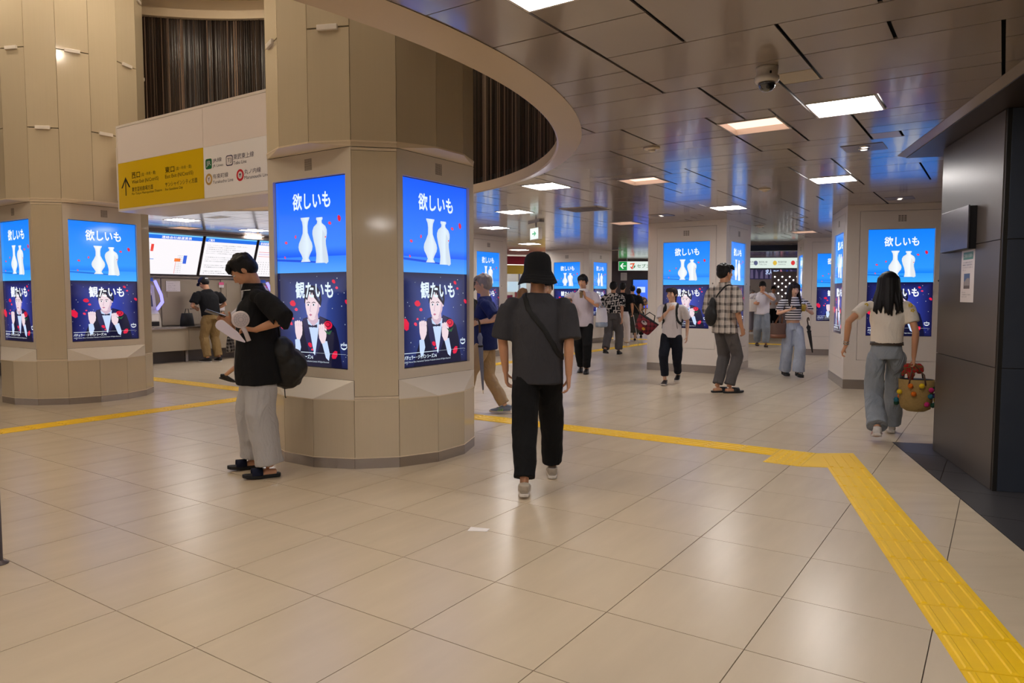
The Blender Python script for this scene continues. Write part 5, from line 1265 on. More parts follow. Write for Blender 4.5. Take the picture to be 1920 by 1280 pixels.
def ribbon(pr_, parent, pts, wd, m, name='strap', off=.004):
    V_ = [Vector(p) for p in pts]; Q = []
    for i in range(len(V_)-1):
        p0, p1, p2, p3 = V_[max(i-1, 0)], V_[i], V_[i+1], V_[min(i+2, len(V_)-1)]
        for k in range(5):
            u = k/5; Q.append(.5*((2*p1)+(p2-p0)*u+(2*p0-5*p1+4*p2-p3)*u*u+(3*p1-p0-3*p2+p3)*u**3))
    Q.append(V_[-1]); m_ = MB()
    for i, p in enumerate(Q):
        tn = (Q[min(i+1, len(Q)-1)]-Q[max(i-1, 0)]).normalized(); o_ = Vector((p.x*.6, p.y, max(0, p.z-pr_['Nk'].z+.12)*2.5)); o_ = (o_-tn*o_.dot(tn)).normalized(); s_ = tn.cross(o_).normalized()
        for f in (-1, -.33, .33, 1): m_.v.append(p+s_*wd*f+o_*.01)
    m_.f = [(i*4+k, i*4+k+1, (i+1)*4+k+1, (i+1)*4+k) for i in range(len(Q)-1) for k in range(3)]; m_.c = [None]*len(m_.f)
    o = m_.build(name, m, parent, True); so = SHIRT.get(pr_['root'].name)
    if so:
        sw_ = o.modifiers.new('wrap', 'SHRINKWRAP'); sw_.target = so; sw_.wrap_method = 'NEAREST_SURFACEPOINT'; sw_.wrap_mode = 'ABOVE_SURFACE'; sw_.offset = off
    sl_ = o.modifiers.new('solid', 'SOLIDIFY'); sl_.thickness = .004; sl_.offset = 0
    return o
def band(pr_, name, label, cat, pts, wd, th, m, extra=None, group=None):
    # a strap following local points; becomes its own thing
    t = thing(name, label, cat, tuple(pr_['M'].translation), pr_['M'].to_euler().z, group)
    if pts:
        m_ = MB(); m_.tube([(p, wd, th) for p in pts], 8, True, None, (0, 0, 1)); m_.build('strap', m, t, True)
    return t
F_ = fabric
BLK = F_('cloth_black', rgb(20, 20, 23)); CHAR = F_('cloth_charcoal', rgb(58, 57, 61)); BLKP = F_('trouser_black', rgb(17, 17, 19)); GREYP = F_('sweat_grey', rgb(190, 187, 187), wr=.6)
KHAKI = F_('khaki', rgb(146, 120, 78), wr=.6); WHITEC = F_('cloth_white', rgb(226, 220, 224)); OFFW = F_('cloth_offwhite', rgb(232, 222, 208)); JEAN = F_('jeans', rgb(160, 166, 172), 'wash', rgb(118, 126, 136), wr=.8)
JEANL = F_('jeans_light', rgb(176, 184, 198), 'wash', rgb(150, 158, 176), wr=.7); GREYS = F_('slacks_grey', rgb(92, 88, 88), wr=.6); NAVYT = F_('tee_navy', rgb(30, 42, 96)); BEIGEP = F_('chino_beige', rgb(176, 152, 122), wr=.6)
POLO = F_('polo_grey', rgb(196, 186, 196)); PLAID = F_('plaid_shirt', rgb(214, 204, 194), 'plaid', rgb(52, 46, 48), .105); GRAPH = F_('graphic_shirt', rgb(22, 22, 24), 'graphic', rgb(206, 198, 190), 9)
STRIPE = F_('striped_top', rgb(32, 28, 36), 'stripes', rgb(226, 220, 222), .040); OLIVE = F_('skirt_olive', rgb(58, 58, 52)); NAVYP = F_('trouser_navy', rgb(24, 27, 38)); PATB = F_('pattern_beige', rgb(160, 130, 100), 'graphic', rgb(60, 48, 44), 10)
RUB = mat('sole_black', rgb(24, 24, 26), .6); RUBW = mat('sole_white', rgb(214, 204, 194), .55); STRAP = mat('strap_webbing', rgb(12, 12, 13), .75, bump=.3, bscale=400)
SH_BEIGE = mat('shoe_beige', rgb(178, 166, 150), .6); SH_BLK = mat('shoe_black', rgb(20, 20, 22), .4); SH_BLU = mat('shoe_blue_grey', rgb(120, 134, 158), .7); GRN = mat('lime_accent', rgb(150, 214, 60), .5); SH_WHT = mat('shoe_white', rgb(208, 204, 200), .6); REDA = mat('red_accent', rgb(190, 40, 60), .5)
NYL = mat('bag_nylon', rgb(16, 16, 18), .55, bump=.25, bscale=30); PHONE = mat('phone_body', rgb(30, 28, 34), .15); METAL = mat('small_metal', rgb(180, 176, 170), .25, metal=.9)
def sandal(m_, sole=None, straps=((.055, .135, .052),), h=.03): return dict(type='sandal', sole=sole or RUB, mat=m_, straps=straps, sole_h=h)
def shoe(m_, sole, **k): return dict(type='shoe', mat=m_, sole=sole, **k)
def bag_at(pr_, name, label, cat, group=None):
    return thing(name, label, cat, tuple(pr_['M'].translation), pr_['M'].to_euler().z, group)
def phone(pr_, c, rot, label):
    t = bag_at(pr_, 'phone', label, 'phone'); Mx = Matrix.Translation(c) @ rot.to_4x4()
    m_ = MB(); m_.box((-.036, -.075, -.004), (.036, .075, .004), xf=lambda v: Mx @ Vector(v)); bevel(m_.build('case', PHONE, t), .003)
    m_ = MB(); m_.box((-.033, -.071, .0041), (.033, .071, .0048), xf=lambda v: Mx @ Vector(v)); m_.build('display', mat('phone_lit', rgb(0, 0, 0), .1, emit=rgb(190, 200, 230), estr=.8), t)
    return t
def cup(pr_, c, label, col, h=.13, r=.038):
    t = bag_at(pr_, 'drink_cup', label, 'cup'); c = Vector(c)
    m_ = MB(); m_.lathe([(r*.72, 0), (r*.95, h*.8), (r*.9, h*.8)], tuple(c), 20); m_.build('drink', col, t, True)
    m_ = MB(); m_.lathe([(r*.76, -.001), (r, h), (r*.98, h)], tuple(c), 20); m_.build('cup_wall', M_GLASS, t, True)
    m_ = MB(); m_.lathe([(r*1.06, h), (r*1.06, h+.006), (r*.6, h+.022), (r*.2, h+.024)], tuple(c), 20); m_.build('lid', mat('lid_clear', rgb(224, 224, 230), .2), t, True)
    m_ = MB(); m_.tube([(c+Vector((0, 0, .02)), .003), (c+Vector((.01, 0, h+.09)), .003)], 8); m_.build('straw', SH_WHT, t, True)
    return t
def umbrella(pr_, top, tip, m_, label, r=.028):
    t = bag_at(pr_, 'folded_umbrella', label, 'umbrella'); a, b = Vector(top), Vector(tip); d = (b-a)
    mb = MB(); mb.tube([(a.lerp(b, .16), .012), (a.lerp(b, .22), r*1.1), (a.lerp(b, .30), r*.75), (a.lerp(b, .36), r), (a.lerp(b, .7), r*.72), (a.lerp(b, .93), .010), (a.lerp(b, .95), .006)], 12)
    folds(mb.build('canopy', m_, t, True), .006, .05)
    mb = MB(); mb.tube([(a.lerp(b, .10), .005), (b, .0035)], 8); mb.build('shaft', METAL, t, True)
    mb = MB(); mb.tube([(a.lerp(b, .17), .011), (a.lerp(b, .02), .011), (a+Vector((0, .015, .02)), .011), (a+Vector((0, .045, .028)), .011), (a+Vector((0, .07, .01)), .010), (a+Vector((0, .075, -.02)), .009)], 10); mb.build('handle', mat('umbrella_handle', rgb(70, 46, 36), .4), t, True)
    mb = MB(); mb.tube([(a.lerp(b, .33), r*1.12), (a.lerp(b, .355), r*1.12)], 12); mb.build('tie', STRAP, t, True)
    return t
def tote(pr_, c, w_, h_, d_, m_, label, handles, hm=None, yaw=0, band_=None):
    t = bag_at(pr_, 'tote_bag', label, 'bag'); c = Vector(c); rt = Matrix.Rotation(rad(yaw), 3, 'Z')
    def X(v): return c+rt @ Vector(v)
    mb = MB(); mb.tube([(X((0, 0, -h_/2)), w_*.46, d_*.5), (X((0, 0, -h_*.44)), w_*.5, d_*.56), (X((0, 0, 0)), w_*.5, d_*.5), (X((0, 0, h_*.42)), w_*.5, d_*.3), (X((0, 0, h_/2)), w_*.5, d_*.22)], 20, True, None, tuple(rt @ Vector((1, 0, 0))))
    o = mb.build('bag_body', m_, t, True); folds(o, .015, .1)
    if band_:
        mb = MB(); mb.tube([(X((0, 0, -h_*.505)), w_*.465, d_*.51), (X((0, 0, -h_*.44)), w_*.507, d_*.57), (X((0, 0, -h_*.25)), w_*.507, d_*.545)], 20, True, None, tuple(rt @ Vector((1, 0, 0)))); folds(mb.build('bottom_band', band_, t, True), .015, .1)
    for sg in (-1, 1):
        mb = MB(); p0 = X((-w_*.22, sg*d_*.2, h_*.44)); p1 = X((w_*.22, sg*d_*.2, h_*.44)); top = Vector(handles)+Vector((0, sg*.01, 0))
        mb.tube([(p0, .010, .003), (p0.lerp(top, .6)+Vector((-.01, 0, 0)), .010, .003), (top, .010, .003), (p1.lerp(top, .6)+Vector((.01, 0, 0)), .010, .003), (p1, .010, .003)], 8, True); mb.build('handle', hm or m_, t, True)
    return t
# 1 man in the bucket hat, from behind
A = person('man in black bucket hat and charcoal t-shirt walking away, seen from behind', .185, 5.23, 2, 1.70, ((-.09, -.30, .0), (.115, .26, .0)), ((-.235, .10, .83), (.225, -.04, .80)), lean=2, hipz=.868,
           shirt=dict(mat=CHAR, hem=.445, w=(.196, .188, .186), sleeve=.98, sr=(.074, .090), neck=.09, fold=.016), pants=dict(mat=BLKP, waist=.165, r=(.103, .092, .078), hem=.022, fold=.022),
           shoes=shoe(SH_BEIGE, RUBW), hair=dict(kind='short', hat='bucket', hatmat=F_('hat_black', rgb(20, 20, 23), wr=.1)), vox=.009, curl=(.5, .55), arms=((-.6, -.6, -.2), (.5, -1, 0)), face=True, hy=4)
t = bag_at(A, 'crossbody_bag', 'black crossbody bag strap across the back of the bucket hat man', 'bag')
bp = [(-.10, .04, 1.43), (-.12, -.03, 1.42), (-.11, -.09, 1.37), (-.05, -.13, 1.28), (.03, -.15, 1.18), (.10, -.15, 1.08), (.16, -.12, .99), (.19, -.03, .95), (.18, .07, .97), (.08, .15, 1.05), (-.03, .16, 1.18), (-.09, .12, 1.33), (-.10, .04, 1.43)]
ribbon(A, t, bp, .021, STRAP)
m_ = MB(); m_.ell((-.03, .20, 1.12), (.11, .035, .075)); m_.build('pouch', NYL, t, True)
# 2 man with phone and hand fan, left foreground
B_ = person('man in black polo and light grey wide sweatpants looking down at his phone', -1.955, 5.62, -116, 1.72, ((-.16, -.03, 0), (.185, .05, 0)), ((-.20, .06, 1.135), (.05, .22, 1.16)), lean=4, hp=42, hy=12, hipz=.915,
            shirt=dict(mat=BLK, hem=.415, w=(.205, .205, .232), depth=.80, sleeve=1.03, sr=(.072, .092), neck=.08, fold=.025, collar=BLK, trim=SH_WHT, name='polo_shirt'), pants=dict(mat=GREYP, waist=.165, r=(.114, .114, .100), hem=.012, fold=.028, name='sweatpants'),
            shoes=sandal(F_('slide_navy', rgb(24, 28, 50))), hair=dict(kind='short'), vox=.009, arms=((-.7, -.75, -.5), (.35, -.6, -1)), curl=(.9, .9), palm=((.3, .3, -.9), (-.9, .2, .3)), hd=((.35, .9, .12), (-.1, .65, .75)))
ribbon(B_, B_['root'], [(-.01, .15, 1.38), (-.01, .17, 1.2), (-.01, .17, .95), (-.01, .17, .74)], .005, mat('zip_grey', rgb(130, 128, 128), .4), 'zip', .003)
t = bag_at(B_, 'sling_bag', 'black nylon sling bag hanging behind the phone man', 'bag')
m_ = MB(); m_.ell((-.07, -.20, .84), (.14, .14, .15)); m_.ell((-.12, -.14, .95), (.10, .10, .13)); m_.ell((-.04, -.19, .76), (.13, .12, .10)); soft(m_, 'bag_body', NYL, t, .012, 3, .03, .08)
ribbon(B_, t, [(-.10, -.14, .95), (-.10, -.12, 1.15), (-.08, -.08, 1.32), (-.06, .02, 1.42), (.0, .13, 1.36)], .014, STRAP)
m_ = MB(); m_.tube([((-.08, -.16, .68), .004), ((-.075, -.165, .60), .004), ((-.08, -.17, .595), .006)], 6); m_.build('drawstring', STRAP, t, True)
phone(B_, B_['wr'][1]+Vector((-.1, .65, .75)).normalized()*.10+Vector((-.03, .035, .02)), Matrix.Rotation(.35, 3, 'X') @ Matrix.Rotation(.25, 3, 'Y'), 'smartphone held up by the man in the black polo')
t = bag_at(B_, 'hand_fan', 'white round portable hand fan held by the man in the black polo', 'fan')
fc = Vector((-.235, .165, 1.215)); 
m_ = MB(); prof = [(.052, -.020), (.062, -.014), (.064, .0), (.062, .014), (.052, .020)]
seg = 28
for r, z in prof:
    for k in range(seg): a = 2*PI*k/seg; m_.v.append(fc+Vector((z*1.0, r*math.cos(a), r*math.sin(a))))
n = len(prof); m_.f = [(i*seg+k, i*seg+(k+1) % seg, (i+1)*seg+(k+1) % seg, (i+1)*seg+k) for i in range(n-1) for k in range(seg)]+[tuple(range(seg-1, -1, -1)), tuple((n-1)*seg+k for k in range(seg))]; m_.c = [None]*len(m_.f)
m_.build('fan_head', mat('fan_white', rgb(224, 212, 214), .35), t, True)
m_ = MB()
for rr2 in (.018, .033, .047): m_.tube([(fc+Vector((-.0215, rr2*math.cos(a), rr2*math.sin(a))), .0014) for a in [2*PI*k/20 for k in range(21)]], 5)
for k in range(12): a = 2*PI*k/12; m_.tube([(fc+Vector((-.0215, .012*math.cos(a), .012*math.sin(a))), .0012), (fc+Vector((-.021, .052*math.cos(a), .052*math.sin(a))), .0012)], 5)
m_.build('grille', mat('fan_grey', rgb(186, 178, 184), .4), t)
m_ = MB(); m_.tube([(fc+Vector((0, -.015, -.055)), .018), (fc+Vector((.005, -.035, -.10)), .016), (fc+Vector((.005, -.055, -.16)), .017)], 14); m_.build('handle', mat('fan_white', rgb(224, 212, 214), .35), t, True)
t = bag_at(B_, 'fan_cover', 'flat white rounded plastic piece held under the hand fan by the phone man', 'plastic cover')
a_, b_ = Vector((-.235, .33, 1.20)), Vector((-.27, .135, 1.045)); ax = (b_-a_).normalized(); up = Vector((-.9, 0, .1)).cross(ax).normalized(); nn = ax.cross(up).normalized()
m_ = MB(); out = [(0.0+.04*(1-math.cos(th)), .040*math.sin(th)) for th in [PI*k/8-PI/2 for k in range(9)]]
out = [(-.035*math.cos(th)+.035, .038*math.sin(th)) for th in [-PI/2+PI*k/8 for k in range(9)]]+[(.16, .030), (.245, .004), (.245, -.004), (.16, -.034)]
for d_ in (-.006, .006):
    for u, v in out: m_.v.append(a_+ax*u+up*v+nn*d_)
n = len(out); m_.f = [tuple(range(n)), tuple(range(2*n-1, n-1, -1))]+[(i, n+i, n+(i+1) % n, (i+1) % n) for i in range(n)]; m_.c = [None]*len(m_.f); bevel(m_.build('cover', mat('cover_white', rgb(232, 220, 232), .3), t), .003)
m_ = MB(); m_.tube([(a_+ax*.035+up*.022*math.cos(th)+ax*.022*math.sin(th)-nn*.0065, .002) for th in [2*PI*k/16 for k in range(17)]], 5); m_.build('ring_mark', mat('ring_lilac', rgb(180, 160, 196), .4), t)
# 3 man at the ticket counter
Cm = person('man in navy cap, black t-shirt and khaki trousers bending over the ticket counter', -6.28, 15.12, -56, 1.82, ((-.11, -.02, 0), (.13, -.05, 0)), ((-.16, .30, 1.12), (.20, .22, 1.08)), lean=12, hp=35, hy=-15, hipz=.945,
            shirt=dict(mat=BLK, hem=.53, w=(.21, .19, .185), sleeve=.8, sr=(.08, .085)), pants=dict(mat=KHAKI, waist=.165, r=(.105, .088, .078), hem=.02, fold=.03), shoes=shoe(SH_BLK, RUBW, accent=SH_WHT), hair=dict(kind='crop', hat='cap', hatmat=F_('cap_navy', rgb(28, 32, 74), wr=.1)), vox=.014, arms=((-.8, -.6, -.3), (.9, -.6, -.2)), footyaw=(-25, 10))
t = bag_at(Cm, 'wallet', 'small pale wallet in the hand of the man in the navy cap', 'wallet'); m_ = MB(); m_.box((-.19, .37, 1.10), (-.09, .46, 1.115)); bevel(m_.build('leather', mat('wallet_tan', rgb(150, 140, 130), .5), t), .003)
t = thing('shopping_bag', 'black bag standing on the ticket counter left of the man in the navy cap', 'bag', tf((.78, .27, .7455)), AG); m_ = MB(); m_.tube([((0, 0, 0), .16, .09), ((0, 0, .12), .15, .08), ((0, 0, .27), .12, .05)], 16); folds(m_.build('bag_body', NYL, t, True), .02, .08)
m_ = MB(); m_.tube([((-.05, 0, .26), .008), ((-.02, 0, .36), .008), ((.03, 0, .36), .008), ((.05, 0, .26), .008)], 8); m_.build('handle', STRAP, t, True)
# 4 woman passing behind the phone man
D_ = person('woman in pale top and long black skirt striding right behind the phone man', -4.02, 11.15, 84, 1.60, ((-.08, .26, 0), (.08, -.38, .10)), ((-.22, .10, .82), (.24, -.20, .84)), lean=3, female=True, hipz=.80, skin=SKIN2,
            shirt=dict(mat=WHITEC, hem=.55, w=(.19, .165, .17), sleeve=1.1, sr=(.08, .10)), pants=dict(mat=BLKP, waist=.14, skirt=.20, rs=.24, fold=.03, name='skirt'), shoes=shoe(SH_BLK, RUB), hair=dict(kind='bob', len=.12), vox=.013)
t = tote(D_, (.27, -.24, .66), .26, .24, .10, F_('check_bag', rgb(30, 28, 32), 'plaid', rgb(150, 146, 146), .05), 'black and white checked handbag beside the phone man, held by the woman behind him', (.25, -.20, .84))
# 5 old man with umbrella
E_ = person('grey haired man in navy t-shirt and beige chinos walking left past the round pillar', -.305, 8.46, -82, 1.67, ((-.07, .24, .0), (.07, -.22, .012)), ((-.22, .06, 1.08), (.18, .10, .90)), lean=1, hp=4, hipz=.85, skin=SKIN2,
            shirt=dict(mat=NAVYT, hem=.455, w=(.19, .18, .18), sleeve=.85, sr=(.068, .078)), pants=dict(mat=BEIGEP, waist=.16, r=(.098, .08, .07), hem=.02, fold=.025), shoes=shoe(SH_BLU, RUBW, accent=GRN), hair=dict(kind='short', mat=HAIRG, glasses=True), vox=.010, arms=((-.35, -.9, -.5), (.3, -1, 0)), curl=(.9, .5))
umbrella(E_, (-.26, .03, 1.10), (-.24, -.01, .27), mat('umbrella_grey', rgb(112, 118, 140), .7), 'folded blue-grey umbrella hanging from the arm of the man in the navy t-shirt')
t = bag_at(E_, 'wristwatch', 'pale wristwatch on the arm of the man in the navy t-shirt', 'watch'); m_ = MB(); e0, w0 = E_['el'][0], E_['wr'][0]; m_.tube([(w0.lerp(e0, .05), .027), (w0.lerp(e0, .16), .028)], 14); m_.build('band', SH_WHT, t, True)
# 6 man with drink, white tote
G_ = person('man in pale grey polo and black trousers sipping a drink while holding a phone', 1.27, 12.95, 192, 1.77, ((-.08, .10, 0), (.05, -.14, .0)), ((-.06, .22, 1.36), (.20, .20, 1.26)), lean=2, hp=10, hy=12, hipz=.92,
            shirt=dict(mat=POLO, hem=.475, w=(.188, .178, .186), sleeve=.95, sr=(.066, .078), collar=WHITEC, name='polo_shirt'), pants=dict(mat=BLKP, waist=.16, r=(.10, .082, .066), hem=.02), shoes=shoe(SH_BLK, RUB, collar=.13), hair=dict(kind='short'), vox=.012, arms=((-1, -.2, -.5), (.8, -.6, -1)), curl=(1, .8), hd=((.1, .5, .6), (0, .8, .3)), palm=((.6, 0, .2), (-.4, 0, .8)))
cup(G_, (.0, .30, 1.345), 'clear cup of pale brown drink at the mouth of the man in the grey polo', mat('drink_tan', rgb(196, 160, 110), .2), .13, .034)
phone(G_, (.19, .33, 1.31), Matrix.Rotation(.3, 3, 'X'), 'phone held flat by the man sipping a drink')
tote(G_, (-.33, -.02, 1.0), .34, .34, .16, WHITEC, 'white tote bag with grey bottom on the shoulder of the man sipping a drink', (-.20, .0, 1.42), F_('bag_grey', rgb(150, 160, 176)), 70, F_('bag_grey', rgb(150, 160, 176)))
# 7-10 people walking away towards the green sign
P7 = person('man in black and white graphic shirt and grey slacks walking away', 2.36, 16.95, 25, 1.74, ((-.10, -.26, .05), (.10, .16, 0)), ((-.24, .08, .90), (.25, -.10, .86)), lean=2, hipz=.89, shirt=dict(mat=GRAPH, hem=.56, w=(.195, .19, .19), sleeve=.95, sr=(.07, .082)), pants=dict(mat=GREYS, waist=.165, r=(.11, .10, .09), hem=.02, fold=.03), shoes=shoe(SH_BLK, RUB), hair=dict(kind='short'), vox=.014)
P8 = person('man in black t-shirt and white trousers walking away with a cane', 2.98, 19.6, 20, 1.76, ((-.10, -.28, .04), (.10, .22, 0)), ((-.24, .1, .9), (.26, .10, .92)), lean=3, hipz=.90, shirt=dict(mat=BLK, hem=.54, w=(.20, .185, .185), sleeve=.85, sr=(.08, .088)), pants=dict(mat=WHITEC, waist=.16, r=(.105, .09, .08), hem=.02), shoes=shoe(SH_WHT, RUBW), hair=dict(kind='short'), vox=.016)
t = bag_at(P8, 'walking_cane', 'thin white cane held by the man in white trousers', 'cane'); m_ = MB(); m_.tube([((.28, .13, .86), .009), ((.40, .30, .02), .008)], 8); m_.build('shaft', SH_WHT, t, True); m_ = MB(); m_.tube([((.275, .12, .97), .013), ((.28, .13, .86), .013)], 8); m_.build('grip', STRAP, t, True)
P9 = person('woman in black top and long olive skirt walking away beyond the man with the cane', 3.60, 21.7, 8, 1.72, ((-.09, -.20, .02), (.09, .18, 0)), ((-.22, .05, .88), (.24, .0, .86)), female=True, hipz=.88, skin=SKIN2, shirt=dict(mat=BLK, hem=.50, w=(.205, .19, .20), sleeve=.9, sr=(.09, .10)), pants=dict(mat=OLIVE, waist=.14, skirt=.16, rs=.25, name='skirt', fold=.02), shoes=shoe(SH_BLK, RUBW), hair=dict(kind='bun'), vox=.016)
t = bag_at(P9, 'shoulder_bag', 'tan shoulder bag strap across the back of the woman in the olive skirt', 'bag'); ribbon(P9, t, [(-.10, .0, 1.42), (-.06, -.12, 1.30), (.06, -.15, 1.12), (.18, -.10, .96), (.22, .0, .90)], .010, mat('tan_leather', rgb(150, 118, 80), .5)); m_ = MB(); m_.ell((.26, .02, .84), (.05, .12, .09)); m_.build('pouch', mat('tan_leather', rgb(150, 118, 80), .5), t, True)
P10 = person('person in brown patterned top far away at the edge of the white pillar', 4.12, 23.6, 10, 1.62, ((-.09, -.15, 0), (.09, .15, 0)), ((-.22, .05, .84), (.22, .0, .84)), female=True, shirt=dict(mat=PATB, hem=.55, w=(.19, .175, .18), sleeve=.9, sr=(.08, .09)), pants=dict(mat=BLKP, waist=.14, r=(.11, .10, .09), hem=.02), shoes=shoe(SH_BLK, RUB), hair=dict(kind='short'), vox=.018)
# 11 short woman with backpack and plaid bag
Q = person('small woman in white t-shirt with black backpack carrying a plaid hand bag', 2.50, 11.32, 203, 1.545, ((-.07, -.20, .06), (.07, .14, 0)), ((-.23, -.02, .76), (.02, .14, 1.17)), lean=1, hy=22, female=True, hipz=.785, skin=SKIN2,
           shirt=dict(mat=WHITEC, hem=.475, w=(.168, .162, .168), sleeve=.85, sr=(.062, .070)), pants=dict(mat=NAVYP, waist=.145, r=(.10, .082, .068), hem=.045), shoes=shoe(SH_BLK, RUBW, accent=SH_WHT), hair=dict(kind='pony', mat=HAIRD), vox=.011, arms=((-.5, -1, 0), (1, -.3, -.75)), hd=(None, (-.8, .3, .4)), palm=((1, 0, 0), (0, -1, .2)), curl=(.4, 1.0))
t = bag_at(Q, 'backpack', 'black backpack with shoulder straps worn by the small woman', 'backpack')
m_ = MB(); m_.ell((0, -.20, 1.02), (.145, .10, .21)); soft(m_, 'bag_body', NYL, t, .014, 2, .02, .08)
for sg in (-1, 1):
    ribbon(Q, t, [(sg*.08, -.12, 1.18), (sg*.085, -.03, 1.25), (sg*.09, .07, 1.21), (sg*.10, .12, 1.10), (sg*.12, .09, .99), (sg*.14, .0, .94)], .020, STRAP)
    m_ = MB(); m_.tube([((sg*.115, .15, 1.12), .004), ((sg*.10, .19, 1.0), .004), ((sg*.12, .18, .88), .004)], 6); m_.build('loose_strap', STRAP, t, True)
t = bag_at(Q, 'plaid_handbag', 'red and black plaid hand bag with picture patch on the arm of the small woman', 'bag')
m_ = MB(); cc = Vector((.38, .17, .93)); rt = Matrix.Rotation(rad(-32), 3, 'Y')
m_.tube([(cc+rt @ Vector((0, 0, -.115)), .115, .055), (cc+rt @ Vector((0, 0, -.10)), .13, .07), (cc+rt @ Vector((0, 0, .0)), .155, .075), (cc+rt @ Vector((0, 0, .105)), .175, .06)], 20, True, None, tuple(rt @ Vector((1, 0, 0))))
m_.build('bag_body', F_('plaid_red', rgb(128, 44, 52), 'plaid', rgb(34, 26, 32), .07, wr=.1), t, True)
m_ = MB(); m_.tube([(cc+rt @ Vector((0, 0, .10)), .177, .062), (cc+rt @ Vector((0, 0, .118)), .177, .060)], 20, True, None, tuple(rt @ Vector((1, 0, 0)))); m_.build('rim', STRAP, t, True)
m_ = MB(); m_.tube([(cc+rt @ Vector((-.09, 0, .11)), .009), (cc+rt @ Vector((-.05, 0, .20)), .009), (cc+rt @ Vector((.05, 0, .20)), .009), (cc+rt @ Vector((.09, 0, .11)), .009)], 8); m_.build('handle', STRAP, t, True)
m_ = MB()
for (dx, dz, r1, r2, c_) in ((.02, .03, .05, .03, rgb(190, 180, 182)), (.05, -.04, .045, .03, rgb(150, 30, 40)), (-.02, -.055, .028, .022, rgb(200, 150, 40)), (.035, .04, .02, .012, rgb(30, 26, 34))):
    m_.quad([cc+rt @ Vector((dx+r1*math.cos(PI*k/5), .0765+(.003 if r1 < .03 else .0), dz+r2*math.sin(PI*k/5))) for k in range(10)], c_)
m_.build('patch', M_PRINT, t)
# 12 man in plaid shirt
S12 = person('tall man in black and white plaid shirt and grey slacks standing in slides', 3.03, 10.32, 58, 1.88, ((-.065, -.06, 0), (.075, .03, 0)), ((-.20, .12, .98), (.26, .06, .93)), lean=-2, hy=14, hipz=.955, shirt=dict(mat=PLAID, hem=.455, w=(.178, .172, .182), sleeve=1.02, sr=(.068, .080), collar=PLAID, fold=.022), pants=dict(mat=GREYS, waist=.16, r=(.086, .078, .066), hem=.02, fold=.022), shoes=sandal(SH_BLK, RUB, ((.05, .13, .05),)), hair=dict(kind='short'), vox=.011, curl=(.9, 1.1), arms=((-.5, -1, 0), (.4, -1, 0)), footyaw=(20, 25))
t = bag_at(S12, 'sling_backpack', 'small black teardrop sling bag on the back of the plaid shirt man', 'bag')
m_ = MB(); m_.ell((-.07, -.21, 1.10), (.10, .07, .15)); m_.ell((-.05, -.20, 1.25), (.055, .045, .12)); soft(m_, 'bag_body', NYL, t, .012, 3, .012, .06)
ribbon(S12, t, [(-.04, -.16, 1.36), (.04, -.12, 1.46), (.10, -.03, 1.51), (.12, .09, 1.42), (.03, .14, 1.25), (-.12, .10, 1.08), (-.16, -.06, 1.03), (-.10, -.14, 1.0)], .012, STRAP)
# 13-15 far people in the gap
P13 = person('man in white t-shirt and blue jeans with cream tote walking toward the viewer', 6.76, 19.6, 193, 1.78, ((-.10, .12, 0), (.10, -.14, .03)), ((-.06, .20, 1.42), (.22, .12, 1.18)), hp=18, hipz=.92, shirt=dict(mat=WHITEC, hem=.49, w=(.188, .182, .188), sleeve=.85, sr=(.064, .074)), pants=dict(mat=JEAN, waist=.165, r=(.115, .105, .09), hem=.03), shoes=sandal(SH_BLK, RUB), hair=dict(kind='short'), vox=.016, arms=((-1, 0, -.6), (.9, -.5, -.5)))
tote(P13, (.30, .10, 1.12), .34, .34, .12, OFFW, 'cream tote bag on the shoulder of the man in the white t-shirt and blue jeans', (.20, .0, 1.44), None, 15)
P14 = person('man in white shirt and black trousers far behind the striped top woman', 9.08, 25.2, 200, 1.72, ((-.1, 0, 0), (.1, .1, 0)), ((-.15, .25, 1.1), (.15, .25, 1.1)), hp=12, shirt=dict(mat=WHITEC, hem=.54, w=(.185, .178, .182), sleeve=.9, sr=(.064, .074)), pants=dict(mat=BLKP, waist=.16, r=(.10, .085, .075), hem=.02), shoes=shoe(SH_BLK, RUB), hair=dict(kind='short'), vox=.018)
P15 = person('grey haired person with black shoulder bag far away in front of the blue screen', 8.60, 26.0, 160, 1.58, ((-.1, 0, 0), (.1, .1, 0)), ((-.2, .05, .85), (.2, .1, .95)), female=True, shirt=dict(mat=F_('tee_greyish', rgb(150, 146, 156)), hem=.52, w=(.19, .18, .18), sleeve=.9, sr=(.08, .085)), pants=dict(mat=F_('pants_lilac', rgb(150, 144, 156)), waist=.15, r=(.10, .09, .08), hem=.05), shoes=shoe(SH_WHT, RUBW), hair=dict(kind='short', mat=HAIRG), vox=.018)
t = bag_at(P15, 'shoulder_bag', 'black bag worn in front by the grey haired person far away', 'bag'); m_ = MB(); m_.ell((.02, .17, 1.02), (.13, .06, .19)); m_.build('pouch', NYL, t, True)
# 16 striped top woman
S16 = person('long haired woman in striped crop top and wide pale jeans holding a yellow drink', 4.74, 12.22, 180, 1.58, ((-.075, .10, .035), (.075, -.12, .035)), ((-.12, .24, 1.17), (.13, .24, 1.16)), hp=12, female=True, hipz=.86, skin=SKIN2, shirt=dict(mat=STRIPE, hem=.615, w=(.158, .140, .138), sleeve=.80, sr=(.056, .064), neck=.095, fold=.008), pants=dict(mat=JEANL, waist=.135, top=.05, r=(.098, .100, .108), hem=.005, fold=.025, name='wide_jeans'),
             shoes=sandal(SH_BLK, RUB, ((.05, .10, .05), (-.03, .0, .07)), .05), hair=dict(kind='long', mat=HAIRD, len=.40), vox=.011, arms=((-.9, -.4, -.8), (.9, -.4, -.8)), curl=(.9, .9), palm=((.7, 0, .2), (-.4, .2, .8)), hd=((.1, .6, .5), (-.4, .8, .2)))
